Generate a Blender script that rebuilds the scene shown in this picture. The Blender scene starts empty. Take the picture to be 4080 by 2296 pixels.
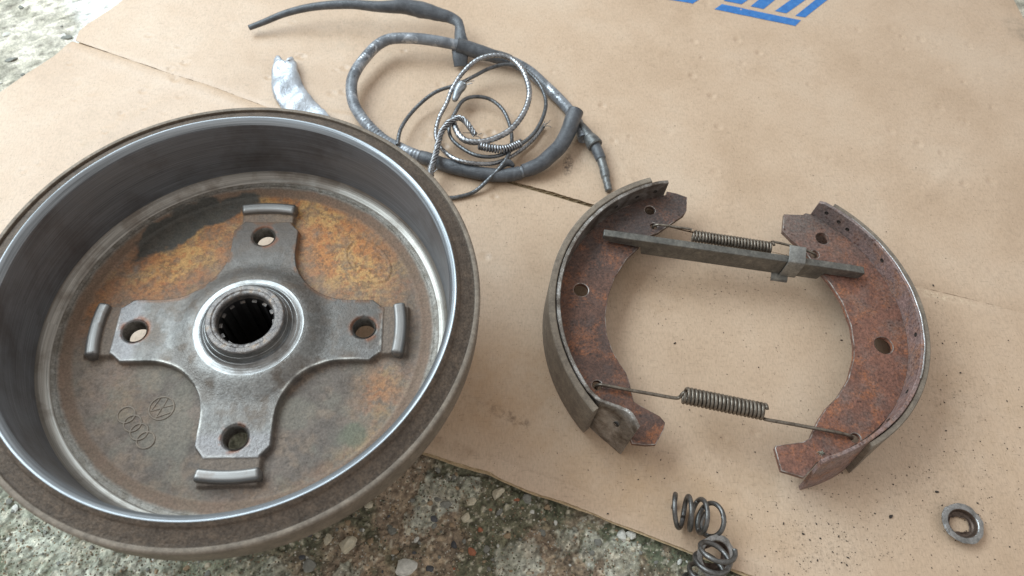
import bpy, bmesh, math, random
import numpy as np
from mathutils import Vector, Matrix

# ------------------------------------------------------------------ camera, light, exposure
scene = bpy.context.scene
MM = 0.001                                   # everything below is given in millimetres, top of the cardboard at z = 0
cam_d = bpy.data.cameras.new('camera')
cam = bpy.data.objects.new('camera', cam_d)
scene.collection.objects.link(cam)
cam_d.sensor_width = 36.0
cam_d.lens = 25.36
cam_d.clip_start = 0.01
cam_d.clip_end = 50.0
_right = (0.99774, 0.0, 0.06724); _down = (0.03352, -0.86688, -0.49739); _fwd = (0.05829, 0.49852, -0.86491)
cam.matrix_world = Matrix(((_right[0], -_down[0], -_fwd[0], 126.5 * MM),
                           (_right[1], -_down[1], -_fwd[1], -188.5 * MM),
                           (_right[2], -_down[2], -_fwd[2], 450.2 * MM),
                           (0, 0, 0, 1)))
cam_d.dof.use_dof = True
cam_d.dof.focus_distance = 0.47
cam_d.dof.aperture_fstop = 11.0
scene.camera = cam

world = bpy.data.worlds.new('World')
scene.world = world
world.use_nodes = True
bg = world.node_tree.nodes['Background']
bg.inputs['Color'].default_value = (1.0, 0.975, 0.94, 1)
bg.inputs['Strength'].default_value = 0.67

def area_lamp(name, loc, aim, sx, sy, power, color):
    d = bpy.data.lights.new(name, 'AREA')
    d.shape = 'RECTANGLE'; d.size = sx; d.size_y = sy; d.energy = power; d.color = color
    o = bpy.data.objects.new(name, d)
    scene.collection.objects.link(o)
    o.location = loc
    o.rotation_euler = (Vector(aim) - Vector(loc)).to_track_quat('-Z', 'Y').to_euler()
    return o

# the open, daylit side of the yard: up and to the left of the photographer's view
area_lamp('daylight', (-0.8, 0.6, 1.1), (0.05, 0.1, 0.0), 1.6, 0.8, 37.0, (0.76, 0.91, 1.0))

scene.view_settings.view_transform = 'Standard'
scene.view_settings.look = 'None'
scene.view_settings.exposure = -0.03
scene.view_settings.gamma = 1.0
scene.view_settings.use_curve_mapping = False
try:
    scene.cycles.use_denoising = True
    scene.cycles.max_bounces = 8
except Exception:
    pass

rng = np.random.default_rng(7)
random.seed(7)

# ------------------------------------------------------------------ helpers: noise, meshes, materials
def srgb(r, g, b):
    def f(c):
        c /= 255.0
        return c / 12.92 if c <= 0.04045 else ((c + 0.055) / 1.055) ** 2.4
    return np.array([f(r), f(g), f(b)])

def _hash(ix, iy, seed):
    h = (ix.astype(np.int64) * 374761393 + iy.astype(np.int64) * 668265263 + seed * 1442695041) & 0xffffffff
    h = ((h ^ (h >> 13)) * 1274126177) & 0xffffffff
    return ((h ^ (h >> 16)) & 0xffff) / 65535.0

def vnoise(x, y, seed=0):
    x = np.asarray(x, float); y = np.asarray(y, float)
    ix = np.floor(x); iy = np.floor(y)
    fx = x - ix; fy = y - iy
    fx = fx * fx * (3 - 2 * fx); fy = fy * fy * (3 - 2 * fy)
    a = _hash(ix, iy, seed); b = _hash(ix + 1, iy, seed); c = _hash(ix, iy + 1, seed); d = _hash(ix + 1, iy + 1, seed)
    return (a * (1 - fx) + b * fx) * (1 - fy) + (c * (1 - fx) + d * fx) * fy

def fbm(x, y, scale, octaves=4, seed=0, gain=0.5):
    """0..1 noise whose largest features are about `scale` millimetres across"""
    x = np.asarray(x, float) / scale; y = np.asarray(y, float) / scale
    s = 0.0; a = 1.0; t = 0.0
    for o in range(octaves):
        s = s + a * vnoise(x + 17.3 * o, y - 9.1 * o, seed + o); t += a
        x = x * 2.03; y = y * 2.03; a *= gain
    return s / t

def sstep(a, b, x):
    t = np.clip((np.asarray(x, float) - a) / (b - a), 0, 1)
    return t * t * (3 - 2 * t)

def mix(a, b, t):
    t = np.asarray(t)[..., None]
    return a * (1 - t) + b * t

def put(o, parent=None):
    scene.collection.objects.link(o)
    if parent is not None:
        o.parent = parent
    return o

def mesh_obj(name, verts, faces, material, parent=None, smooth=True, angle=None, origin=(0, 0, 0), col=None, mr=None):
    """verts in mm; the object's origin sits at `origin` (mm) in its parent's frame"""
    v = (np.asarray(verts, float) - np.asarray(origin, float)) * MM
    me = bpy.data.meshes.new(name)
    faces = faces if isinstance(faces, list) else faces.tolist()
    me.from_pydata(v.tolist(), [], faces)
    if col is not None:
        a = me.color_attributes.new('col', 'FLOAT_COLOR', 'POINT')
        c = np.ones((len(v), 4), np.float32); c[:, :3] = col
        a.data.foreach_set('color', c.ravel())
    if mr is not None:
        a = me.color_attributes.new('mr', 'FLOAT_COLOR', 'POINT')
        c = np.ones((len(v), 4), np.float32); c[:, 0] = mr[0]; c[:, 1] = mr[1]; c[:, 2] = 0
        a.data.foreach_set('color', c.ravel())
    me.materials.append(material)
    if smooth:
        me.polygons.foreach_set('use_smooth', [True] * len(me.polygons))
        if angle is not None:
            me.set_sharp_from_angle(angle=math.radians(angle))
    me.update()
    o = bpy.data.objects.new(name, me)
    base = Vector((0, 0, 0)); q = parent
    while q is not None:
        base += q.location; q = q.parent
    o.location = Vector(origin) * MM - base
    return put(o, parent)

def thing(name, label, cat, loc=(0, 0, 0), group=None):
    o = bpy.data.objects.new(name, None)
    o.empty_display_size = 0.01
    o.location = Vector(loc) * MM
    o['label'] = label; o['category'] = cat
    if group: o['group'] = group
    return put(o)

def tag(o, label, cat, group=None):
    o['label'] = label; o['category'] = cat
    if group: o['group'] = group
    return o

def structure(o, label=None):
    o['kind'] = 'structure'
    if label: o['label'] = label
    return o

def stuff(o, label=None, cat=None):
    o['kind'] = 'stuff'
    if label: o['label'] = label
    if cat: o['category'] = cat
    return o

def grid_faces(nu, nv, wrap_u=False, wrap_v=False):
    """vertex index = i*nv + j"""
    i = np.arange(nu if wrap_u else nu - 1); j = np.arange(nv if wrap_v else nv - 1)
    I, J = np.meshgrid(i, j, indexing='ij')
    I2 = (I + 1) % nu; J2 = (J + 1) % nv
    return np.stack([I * nv + J, I2 * nv + J, I2 * nv + J2, I * nv + J2], -1).reshape(-1, 4)

def lathe(profile, n=256, a0=0.0, a1=None):
    """profile: list of (r, z); returns verts, faces with outward normals when the profile runs upward"""
    p = np.asarray(profile, float)
    full = a1 is None
    th = np.linspace(0, 2 * math.pi, n, endpoint=False) if full else np.linspace(a0, a1, n)
    R, T = np.meshgrid(p[:, 0], th, indexing='xy')
    Z = np.meshgrid(p[:, 1], th, indexing='xy')[0]
    v = np.stack([R * np.cos(T), R * np.sin(T), Z], -1).reshape(-1, 3)
    return v, grid_faces(n, len(p), wrap_u=full)

def rounded(profile, r=0.5, k=4):
    """round the corners of an open polyline profile"""
    p = [np.array(q, float) for q in profile]
    out = [p[0]]
    for a, b, c in zip(p[:-2], p[1:-1], p[2:]):
        d1 = np.linalg.norm(a - b); d2 = np.linalg.norm(c - b)
        t = min(r, d1 * 0.45, d2 * 0.45)
        s = b + (a - b) / d1 * t; e = b + (c - b) / d2 * t
        for i in range(k + 1):
            u = i / k
            out.append((1 - u) ** 2 * s + 2 * u * (1 - u) * b + u * u * e)
    out.append(p[-1])
    return out

def spline(pts, step=1.0):
    p = np.asarray(pts, float)
    P = np.vstack([2 * p[0] - p[1], p, 2 * p[-1] - p[-2]])
    out = []
    for i in range(1, len(P) - 2):
        n = max(2, int(np.linalg.norm(P[i + 1] - P[i]) / step * 2))
        t = np.linspace(0, 1, n, endpoint=False)[:, None]
        a, b, c, d = P[i - 1], P[i], P[i + 1], P[i + 2]
        out.append(0.5 * (2 * b + (c - a) * t + (2 * a - 5 * b + 4 * c - d) * t ** 2 + (3 * b - a - 3 * c + d) * t ** 3))
    out.append(p[-1:])
    q = np.vstack(out)
    s = np.r_[0, np.cumsum(np.linalg.norm(np.diff(q, axis=0), axis=1))]
    n = max(3, int(s[-1] / step) + 1)
    u = np.linspace(0, s[-1], n)
    return np.stack([np.interp(u, s, q[:, k]) for k in range(3)], 1)

def frames(q):
    t = np.gradient(q, axis=0)
    t /= np.linalg.norm(t, axis=1)[:, None] + 1e-9
    n = np.zeros_like(t)
    ref = np.array([0, 0, 1.0]) if abs(t[0, 2]) < 0.9 else np.array([1.0, 0, 0])
    v = ref - t[0] * (ref @ t[0]); n[0] = v / np.linalg.norm(v)
    for i in range(1, len(q)):
        v = n[i - 1] - t[i] * (n[i - 1] @ t[i]); n[i] = v / (np.linalg.norm(v) + 1e-9)
    return t, n, np.cross(t, n)

def tube(q, radius, ring=12, lobes=0, depth=0.0, pitch=20.0, cap=True, squash=1.0):
    """swept tube along polyline q; lobes/depth/pitch twist strands round it like a laid rope"""
    q = np.asarray(q, float); m = len(q)
    t, n, b = frames(q)
    s = np.r_[0, np.cumsum(np.linalg.norm(np.diff(q, axis=0), axis=1))]
    r = np.broadcast_to(np.asarray(radius, float), (m,))
    th = np.linspace(0, 2 * math.pi, ring, endpoint=False)
    rr = r[:, None] * np.ones(ring)
    if lobes:
        rr = rr * (1 - depth + depth * 2 * np.abs(np.cos(0.5 * lobes * (th[None, :] - 2 * math.pi * s[:, None] / pitch))) ** 1.0 - depth * 0.3)
    v = q[:, None, :] + rr[..., None] * (np.cos(th)[None, :, None] * n[:, None, :] * squash + np.sin(th)[None, :, None] * b[:, None, :])
    v = v.reshape(-1, 3)
    f = grid_faces(m, ring, wrap_v=True).tolist()
    if cap:
        f.append(list(range(ring))[::-1]); f.append([(m - 1) * ring + k for k in range(ring)])
    return v, f

def helix(a, b, radius, turns, per=22, taper=None, phase=0.0):
    a = np.asarray(a, float); b = np.asarray(b, float)
    ax = b - a; L = np.linalg.norm(ax); ax /= L
    ref = np.array([0, 0, 1.0]) if abs(ax[2]) < 0.9 else np.array([0, 1.0, 0])
    n = ref - ax * (ref @ ax); n /= np.linalg.norm(n); c = np.cross(ax, n)
    k = int(turns * per) + 1
    u = np.linspace(0, 1, k); th = phase + 2 * math.pi * turns * u
    r = radius if taper is None else radius * np.interp(u, *taper)
    r = np.broadcast_to(r, (k,))
    return a + ax * (L * u)[:, None] + r[:, None] * (np.cos(th)[:, None] * n + np.sin(th)[:, None] * c)

def join(parts):
    vs, fs, k = [], [], 0
    for v, f in parts:
        vs.append(np.asarray(v, float)); f = f if isinstance(f, list) else f.tolist()
        fs += [[i + k for i in q] for q in f]; k += len(v)
    return np.vstack(vs), fs

def box(x0, x1, y0, y1, z0, z1):
    v = [(x, y, z) for z in (z0, z1) for y in (y0, y1) for x in (x0, x1)]
    return np.array(v, float), [[0, 2, 3, 1], [4, 5, 7, 6], [0, 1, 5, 4], [1, 3, 7, 5], [3, 2, 6, 7], [2, 0, 4, 6]]

def xform(vf, M):
    v, f = vf
    return np.asarray(v) @ np.asarray(M)[:3, :3].T + np.asarray(M)[:3, 3], f

def plate(name, outline, holes, z, thick, material, parent, bevel=0.35, origin=(0, 0, 0), edge=None):
    """flat plate cut to an outline with round (or polygonal) holes, edges broken by a small bevel"""
    cu = bpy.data.curves.new(name + '_cut', 'CURVE')
    cu.dimensions = '2D'; cu.fill_mode = 'BOTH'
    cu.extrude = (thick / 2 - bevel) * MM; cu.bevel_depth = bevel * MM; cu.bevel_resolution = 1; cu.offset = -bevel * MM
    def add(pts):
        s = cu.splines.new('POLY'); s.points.add(len(pts) - 1); s.use_cyclic_u = True
        for p, c in zip(s.points, pts):
            p.co = ((c[0] - origin[0]) * MM, (c[1] - origin[1]) * MM, 0, 1)
    add(outline)
    for h in holes:
        if len(h) == 3 and not hasattr(h[0], '__len__'):
            add([(h[0] + h[2] * math.cos(-t), h[1] + h[2] * math.sin(-t)) for t in np.linspace(0, 2 * math.pi, 28, endpoint=False)])
        else:
            add(h)
    tmp = bpy.data.objects.new('tmp', cu); scene.collection.objects.link(tmp)
    dg = bpy.context.evaluated_depsgraph_get()
    me = bpy.data.meshes.new_from_object(tmp.evaluated_get(dg))
    bpy.data.objects.remove(tmp); bpy.data.curves.remove(cu)
    me.name = name
    me.materials.clear(); me.materials.append(material)
    if edge is not None:
        me.materials.append(edge)                                   # edges rubbed bare
        for pl in me.polygons:
            if 0.25 < pl.normal.z < 0.95: pl.material_index = 1
    me.polygons.foreach_set('use_smooth', [True] * len(me.polygons))
    me.set_sharp_from_angle(angle=math.radians(35))
    o = bpy.data.objects.new(name, me)
    o.location = (0, 0, 0)
    o.location = Vector((0, 0, z - origin[2])) * MM
    return put(o, parent)

# -- node materials
class NT:
    def __init__(self, name):
        self.m = bpy.data.materials.new(name); self.m.use_nodes = True
        self.t = self.m.node_tree; self.n = self.t.nodes; self.l = self.t.links
        self.bsdf = self.n['Principled BSDF']
        self.co = self.n.new('ShaderNodeTexCoord').outputs['Object']
    def sock(self, node, key, val):
        if val is None: return
        s = node.inputs[key]
        if isinstance(val, bpy.types.NodeSocket): self.l.new(val, s)
        elif hasattr(val, '__len__'):
            s.default_value = tuple(val)[:3] + (1,) if s.type == 'RGBA' else tuple(val)
        else: s.default_value = val
    def noise(self, scale, detail=4, rough=0.55, co=None, dist=0.0):
        k = self.n.new('ShaderNodeTexNoise'); self.l.new(co or self.co, k.inputs['Vector'])
        k.inputs['Scale'].default_value = scale; k.inputs['Detail'].default_value = detail
        k.inputs['Roughness'].default_value = rough; k.inputs['Distortion'].default_value = dist
        return k.outputs['Fac']
    def voro(self, scale, feature='F1', out='Distance', co=None):
        k = self.n.new('ShaderNodeTexVoronoi'); k.feature = feature; self.l.new(co or self.co, k.inputs['Vector'])
        k.inputs['Scale'].default_value = scale
        return k.outputs[out]
    def ramp(self, fac, stops):
        k = self.n.new('ShaderNodeValToRGB'); self.l.new(fac, k.inputs['Fac'])
        e = k.color_ramp.elements
        while len(e) < len(stops): e.new(0.5)
        for x, (p, c) in zip(e, stops):
            x.position = p; x.color = (c, c, c, 1) if not hasattr(c, '__len__') else tuple(c)[:3] + (1,)
        return k.outputs['Color']
    def mixc(self, a, b, fac, mode='MIX'):
        k = self.n.new('ShaderNodeMix'); k.data_type = 'RGBA'; k.blend_type = mode
        self.sock(k, 'Factor', fac) if not isinstance(fac, bpy.types.NodeSocket) else self.l.new(fac, k.inputs[0])
        for idx, v in ((6, a), (7, b)):
            if isinstance(v, bpy.types.NodeSocket): self.l.new(v, k.inputs[idx])
            else: k.inputs[idx].default_value = tuple(v)[:3] + (1,)
        return k.outputs[2]
    def math(self, op, a, b=0.0, c=0.0):
        k = self.n.new('ShaderNodeMath'); k.operation = op
        for i, v in enumerate((a, b, c)):
            if isinstance(v, bpy.types.NodeSocket): self.l.new(v, k.inputs[i])
            else: k.inputs[i].default_value = v
        return k.outputs[0]
    def attr(self, name, what='Color'):
        k = self.n.new('ShaderNodeAttribute'); k.attribute_name = name
        return k.outputs[what]
    def split(self, col):
        k = self.n.new('ShaderNodeSeparateColor'); self.l.new(col, k.inputs[0]); return k.outputs
    def stretch(self, sx, sy, sz, co=None):
        k = self.n.new('ShaderNodeMapping'); self.l.new(co or self.co, k.inputs['Vector'])
        k.inputs['Scale'].default_value = (sx, sy, sz); return k.outputs[0]
    def radial(self):
        """(angle/50, radius, z) coordinates for turned parts: noise on these runs in rings"""
        s = self.n.new('ShaderNodeSeparateXYZ'); self.l.new(self.co, s.inputs[0])
        r = self.math('SQRT', self.math('ADD', self.math('MULTIPLY', s.outputs[0], s.outputs[0]), self.math('MULTIPLY', s.outputs[1], s.outputs[1])))
        a = self.math('MULTIPLY', self.math('ARCTAN2', s.outputs[1], s.outputs[0]), 0.0015)
        c = self.n.new('ShaderNodeCombineXYZ')
        self.l.new(a, c.inputs[0]); self.l.new(r, c.inputs[1]); self.l.new(s.outputs[2], c.inputs[2])
        return c.outputs[0]
    def bump(self, height, dist, strength=1.0, prev=None):
        k = self.n.new('ShaderNodeBump'); self.l.new(height, k.inputs['Height'])
        k.inputs['Distance'].default_value = dist * MM; k.inputs['Strength'].default_value = strength
        if prev is not None: self.l.new(prev, k.inputs['Normal'])
        return k.outputs[0]
    def done(self, color, rough=0.5, metal=0.0, normal=None, spec=None, **kw):
        self.sock(self.bsdf, 'Base Color', color); self.sock(self.bsdf, 'Roughness', rough); self.sock(self.bsdf, 'Metallic', metal)
        if normal is not None: self.l.new(normal, self.bsdf.inputs['Normal'])
        if spec is not None: self.bsdf.inputs['Specular IOR Level'].default_value = spec
        for k, v in kw.items(): self.sock(self.bsdf, k, v)
        return self.m

def mottled(name, stops, scale, rough=0.6, metal=0.0, bumps=((900, 0.15),), detail=6, spec=None, fine=0.25, rvar=0.12, grain=0.0):
    """colour from a noise ramp, a finer speckle on top, relief from one or more noises (scale in 1/m, depth in mm)"""
    k = NT(name)
    f = k.noise(scale, detail, 0.62, dist=0.6)
    c = k.ramp(f, stops)
    g = k.noise(scale * 5.3, 5, 0.7)
    c = k.mixc(c, k.ramp(g, [(0.25, 1 - fine * 1.5), (0.75, 1 + fine)]), 1.0, 'MULTIPLY')
    if grain:
        c = k.mixc(c, k.ramp(k.noise(1100, 4, 0.75), [(0.32, 1 - grain), (0.5, 1.0), (0.68, 1 + grain)]), 1.0, 'MULTIPLY')
    n = None
    for s, d in bumps:
        n = k.bump(k.noise(s, 5, 0.65), d, 1.0, n)
    r = k.math('ADD', k.math('MULTIPLY', k.math('SUBTRACT', k.noise(scale * 2.1, 4), 0.5), rvar * 2), rough)
    return k.done(c, r, metal, n, spec)

def painted_map(name, bumps=((1500, 0.12),), fine=0.3, fscale=1800, spec=None):
    """surface whose own colour, metalness and roughness vary from place to place (stored per vertex), plus fine grain"""
    k = NT(name)
    c = k.attr('col')
    g = k.noise(fscale, 6, 0.7)
    c = k.mixc(c, k.ramp(g, [(0.3, 1 - fine), (0.7, 1 + fine)]), 1.0, 'MULTIPLY')
    s = k.split(k.attr('mr'))
    n = None
    for sc, d in bumps:
        n = k.bump(k.noise(sc, 6, 0.65), d, 1.0, n)
    r = k.math('ADD', s[1], k.math('MULTIPLY', k.math('SUBTRACT', g, 0.5), 0.25))
    return k.done(c, r, s[0], n, spec)

def rusted(name, base, orange, pit, grey, grey_y=None, rough=0.58, amount=(0.49, 0.58), grey_amt=0.85):
    """rusted sheet steel: scale, orange bloom, dark pits, and barer grey metal beyond a given place (local y, mm)"""
    k = NT(name)
    c = k.mixc(base, np.asarray(base) * 0.62, k.ramp(k.noise(75, 9, 0.78), [(0.42, 0.0), (0.60, 1.0)]))
    c = k.mixc(c, orange, k.math('MULTIPLY', k.ramp(k.noise(48, 9, 0.78, dist=0.4), [(amount[0], 0.0), (amount[1], 1.0)]), k.ramp(k.noise(900, 4, 0.75), [(0.40, 0.1), (0.56, 1.0)])))
    g = k.ramp(k.noise(55, 5, 0.6), [(0.46, 0.0), (0.62, 0.5)])
    if grey_y is not None:
        s = k.n.new('ShaderNodeSeparateXYZ'); k.l.new(k.co, s.inputs[0])
        w = k.math('ADD', k.math('MULTIPLY', k.math('SUBTRACT', s.outputs[1], grey_y * MM), 22.0), k.math('MULTIPLY', k.math('SUBTRACT', k.noise(70, 5, 0.65), 0.5), 1.6))
        g = k.math('MAXIMUM', g, k.math('MINIMUM', k.math('MAXIMUM', w, 0.0), 1.0))
    g = k.math('MULTIPLY', g, k.math('MULTIPLY', k.ramp(k.noise(500, 5, 0.7), [(0.3, 0.45), (0.6, 1.0)]), grey_amt))
    c = k.mixc(c, grey, g)
    fine = k.noise(520, 6, 0.82)
    c = k.mixc(c, k.ramp(fine, [(0.36, 0.48), (0.5, 1.0), (0.62, 1.42)]), 1.0, 'MULTIPLY')
    c = k.mixc(c, pit, k.math('MULTIPLY', k.ramp(k.voro(260), [(0.12, 1.0), (0.30, 0.0)]), k.ramp(k.noise(90, 3), [(0.5, 0.0), (0.6, 0.9)])))
    n = k.bump(fine, 0.45, 1.0)
    n = k.bump(k.noise(420, 5, 0.6), 0.35, 0.8, n)
    r = k.math('SUBTRACT', rough + 0.1, k.math('MULTIPLY', g, 0.2))
    return k.done(c, r, k.math('MULTIPLY', g, 0.5), n)

# ------------------------------------------------------------------ the setting: rough concrete
def blobs(x, y, spots, seed):
    m = np.zeros_like(x)
    wob = (fbm(x, y, 20, 5, seed, 0.6) - 0.5) * 30 + (fbm(x, y, 4, 3, seed + 5) - 0.5) * 7
    for cx, cy, r in spots:
        d = np.hypot(x - cx, y - cy) + wob
        m = np.maximum(m, sstep(r, r - 2.6, d))
    return m

MORTAR = [(113, -76, 12), (105, -88, 8), (158, -112, 13), (190, -102, 8), (226, -116, 12), (97, -96, 9), (163, -110, 9), (246, -120, 9),
          (-80, -124, 16), (-58, -118, 12), (-122, -106, 20), (-45, -122, 10), (-140, -88, 16), (-98, -112, 14), (205, -108, 6), (130, -72, 6),
          (60, -122, 9), (20, -126, 10), (275, -130, 10)]

def ground_height(x, y):
    h = -7.6 + 3.0 * (fbm(x, y, 48, 4, 11) - 0.5) + 4.4 * (fbm(x, y, 11, 4, 23) - 0.5) + 2.2 * (fbm(x, y, 3.4, 3, 31) - 0.5)
    h = h + (1.4 + 1.6 * (fbm(x, y, 9, 4, 43) - 0.4)) * blobs(x, y, MORTAR, 41) + 2.4 * np.abs(fbm(x, y, 6.5, 3, 37) - 0.5)
    crack = np.abs(fbm(x, y, 40, 4, 57) - 0.5)
    h = h - 1.6 * sstep(0.012, 0.0, crack)
    far = sstep(40, 130, y)
    h = h * (1 - far) + far * (-8.0 + 3.5 * (fbm(x, y, 24, 4, 71) - 0.5) + 1.8 * (fbm(x, y, 7, 4, 75) - 0.5))
    return np.minimum(h, -3.9)

def ground_colour(x, y, z):
    dirt = mix(srgb(138, 122, 104), srgb(108, 97, 83), sstep(0.35, 0.68, fbm(x, y, 22, 4, 3)))
    dirt = mix(dirt, srgb(164, 146, 122), sstep(0.5, 0.72, fbm(x, y, 6, 3, 8)) * 0.7)
    moss = sstep(0.48, 0.62, fbm(x, y, 30, 5, 13)) * 0.85
    edge = y + 0.36 * x + 14                                  # distance from the cardboard's lower edge: damp and mossy there
    moss = np.maximum(moss, sstep(-26, -6, edge) * sstep(120, 165, x) * sstep(0.34, 0.52, fbm(x, y, 11, 4, 17)))
    c = mix(dirt, mix(srgb(94, 102, 82), srgb(66, 77, 58), fbm(x, y, 6, 3, 19)), moss * 0.85)
    m = blobs(x, y, MORTAR, 41)
    c = mix(c, mix(srgb(176, 178, 166), srgb(136, 138, 124), sstep(0.3, 0.7, fbm(x, y, 9, 5, 43, 0.65))), m * (0.55 + 0.4 * sstep(0.35, 0.55, fbm(x, y, 12, 4, 44))))
    left = sstep(60, -20, x + 20 * (fbm(x, y, 25, 3, 91) - 0.5)) * sstep(30, -20, y)
    c = mix(c, mix(srgb(152, 157, 140), srgb(112, 118, 100), sstep(0.35, 0.7, fbm(x, y, 12, 4, 47))), left * 0.75 * (1 - m * 0.6))
    far = sstep(40, 130, y)
    c = mix(c, mix(srgb(186, 181, 168), srgb(142, 139, 126), sstep(0.38, 0.70, fbm(x, y, 16, 5, 53))), far)
    white = far * sstep(46, 30, np.hypot((x + 196), (y - 350) * 0.8) + 30 * (fbm(x, y, 22, 4, 61) - 0.5))
    c = mix(c, srgb(226, 226, 222), white * 0.9)
    speck = sstep(0.66, 0.74, fbm(x, y, 2.6, 2, 83))
    c = mix(c, srgb(196, 190, 172), speck * 0.5)
    pit = sstep(0.70, 0.78, fbm(x, y, 3.1, 2, 87))
    c = mix(c, srgb(70, 63, 55), pit * 0.6)
    lum = c @ np.array([0.3, 0.6, 0.1])
    c = c * 0.92 + lum[:, None] * 0.08
    fleck = fbm(x, y, 1.9, 2, 95)
    c = c * (0.72 + 0.56 * sstep(0.25, 0.75, fleck))[:, None]
    return np.clip(c * np.array([1.34, 1.30, 1.26]), 0, 0.85)

gx = np.r_[-900:-420:14, -420:-190:4.0, -190:-165:2.0, -165:300:0.8, 300:330:3.0, 330:1000:14]
gy = np.r_[-700:-190:14, -190:-140:3.0, -140:-36:0.8, -36:130:6.0, 130:470:3.2, 470:1000:14]
GX, GY = np.meshgrid(gx, gy, indexing='ij')
x, y = GX.ravel(), GY.ravel()
z = ground_height(x, y)
m_ground = painted_map('rough_concrete', bumps=((420, 1.2), (1500, 0.5)), fine=0.42, fscale=520, spec=0.3)
ground = mesh_obj('ground', np.stack([x, y, z], 1), grid_faces(len(gx), len(gy)), m_ground,
                  col=ground_colour(x, y, z), mr=(np.zeros_like(x), np.full_like(x, 0.88)))
structure(ground, 'rough mossy concrete with stones set in it, under the cardboard and the drum')

# stones set in the concrete: larger ones one by one, the rest as gravel
def stone_mesh(name, seed, material):
    bm = bmesh.new()
    bmesh.ops.create_icosphere(bm, subdivisions=2, radius=MM)
    r = np.random.default_rng(seed)
    ph = r.uniform(0, 6.28, 6)
    for v in bm.verts:
        c = v.co / MM
        k = 1 + 0.16 * math.sin(2.1 * c.x + ph[0]) + 0.14 * math.sin(2.7 * c.y + ph[1]) + 0.10 * math.sin(4.1 * c.z + 2 * c.x + ph[2]) + 0.07 * math.sin(6 * c.x - 3 * c.y + ph[3])
        v.co *= k
    for _ in range(9):                                        # chipped faces
        nrm = Vector(r.normal(size=3)); nrm.normalize(); lim = r.uniform(0.55, 0.85) * MM
        for v in bm.verts:
            d = v.co.dot(nrm)
            if d > lim: v.co -= nrm * (d - lim) * 0.9
    for v in bm.verts:
        v.co += Vector(r.normal(size=3)) * 0.03 * MM
    me = bpy.data.meshes.new(name); bm.to_mesh(me); bm.free()
    me.polygons.foreach_set('use_smooth', [True] * len(me.polygons))
    me.set_sharp_from_angle(angle=math.radians(32))
    me.materials.append(material)
    return me

stone_mats = {
    'cream': mottled('cream_stone', [(0.3, srgb(178, 166, 140)), (0.7, srgb(214, 206, 186))], 500, 0.8, bumps=((900, 0.35),)),
    'white': mottled('white_stone', [(0.3, srgb(186, 184, 174)), (0.7, srgb(222, 220, 212))], 500, 0.8, bumps=((900, 0.4),)),
    'tan': mottled('tan_stone', [(0.3, srgb(140, 118, 92)), (0.7, srgb(172, 150, 122))], 500, 0.8, bumps=((900, 0.4),)),
    'grey': mottled('grey_stone', [(0.3, srgb(108, 106, 98)), (0.7, srgb(146, 146, 138))], 500, 0.8, bumps=((900, 0.4),)),
    'dark': mottled('dark_stone', [(0.3, srgb(56, 57, 60)), (0.7, srgb(88, 89, 93))], 500, 0.5, bumps=((900, 0.3),)),
    'brick': mottled('brick_chip', [(0.3, srgb(146, 92, 68)), (0.7, srgb(178, 118, 88))], 500, 0.85, bumps=((900, 0.4),)),
}
stone_bank = {k: [stone_mesh(k + '_pebble', 100 + 7 * i + hash_i, m) for i in range(3)] for hash_i, (k, m) in enumerate(stone_mats.items())}

def pebble(px, py, r, kind, flat=0.6, sink=0.35):
    o = bpy.data.objects.new('pebble', random.choice(stone_bank[kind]))
    h = float(ground_height(np.array([px]), np.array([py]))[0])
    o.location = Vector((px, py, h + r * flat * (0.5 - sink))) * MM
    o.scale = (r * random.uniform(0.9, 1.25), r * random.uniform(0.75, 1.0), r * flat)
    o.rotation_euler = (random.uniform(-0.3, 0.3), random.uniform(-0.3, 0.3), random.uniform(0, 6.28))
    put(o, ground)

for px, py, r, kind in [(148.6, -73.7, 4.0, 'cream'), (132, -79.3, 3.9, 'cream'), (128.4, -89.4, 3.4, 'cream'), (94.6, -118, 6.0, 'white'),
                        (108.8, -119, 3.2, 'dark'), (132.9, -109.4, 3.0, 'brick'), (179.7, -81.8, 2.2, 'tan'), (184.7, -91.5, 1.5, 'white'),
                        (225.1, -99.5, 3.8, 'white'), (231.5, -99.1, 3.4, 'white'), (109.2, -90.6, 2.2, 'dark'), (122.2, -105.5, 2.0, 'dark'),
                        (137.7, -96.6, 1.8, 'brick'), (120.4, -94, 1.6, 'tan'), (166.4, -77.5, 3.2, 'grey'), (161, -78.5, 2.4, 'brick'), (46.2, -103.8, 3.6, 'cream'),
                        (58.1, -107, 6.4, 'cream'), (68.9, -82.9, 2.8, 'cream'), (-139, -88, 2.4, 'white'), (116, -82, 3.0, 'grey'), (150, -85, 2.2, 'grey'),
                        (142, -108, 2.4, 'grey'), (210, -103, 3.0, 'grey'), (176, -98, 2.4, 'grey'), (84, -98, 3.2, 'grey'), (72, -104, 2.6, 'tan'),
                        (38, -118, 4.2, 'grey'), (-62, -110, 3.6, 'white'), (-100, -98, 2.8, 'tan'), (-93, -101, 2.4, 'cream'), (-88, -104, 2.2, 'tan'),
                        (-104, -95, 2.0, 'cream'), (155, -100, 2.0, 'tan'), (87, -110, 2.4, 'tan')]:
    pebble(px, py, r * 1.12, kind, 0.6, 0.42)
n = 0
while n < 230:
    px = random.uniform(-160, 270); py = random.uniform(-135, -55)
    if py > -0.36 * px - 17 or math.hypot(px, py) < 98:
        continue
    pebble(px, py, random.choice([0.9, 1.0, 1.2, 1.3, 1.6, 2.0]), random.choices(['cream', 'white', 'tan', 'grey', 'dark', 'brick'], [3, 1.5, 6, 5, 0.7, 0.3])[0], 0.7, 0.3)
    n += 1
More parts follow.
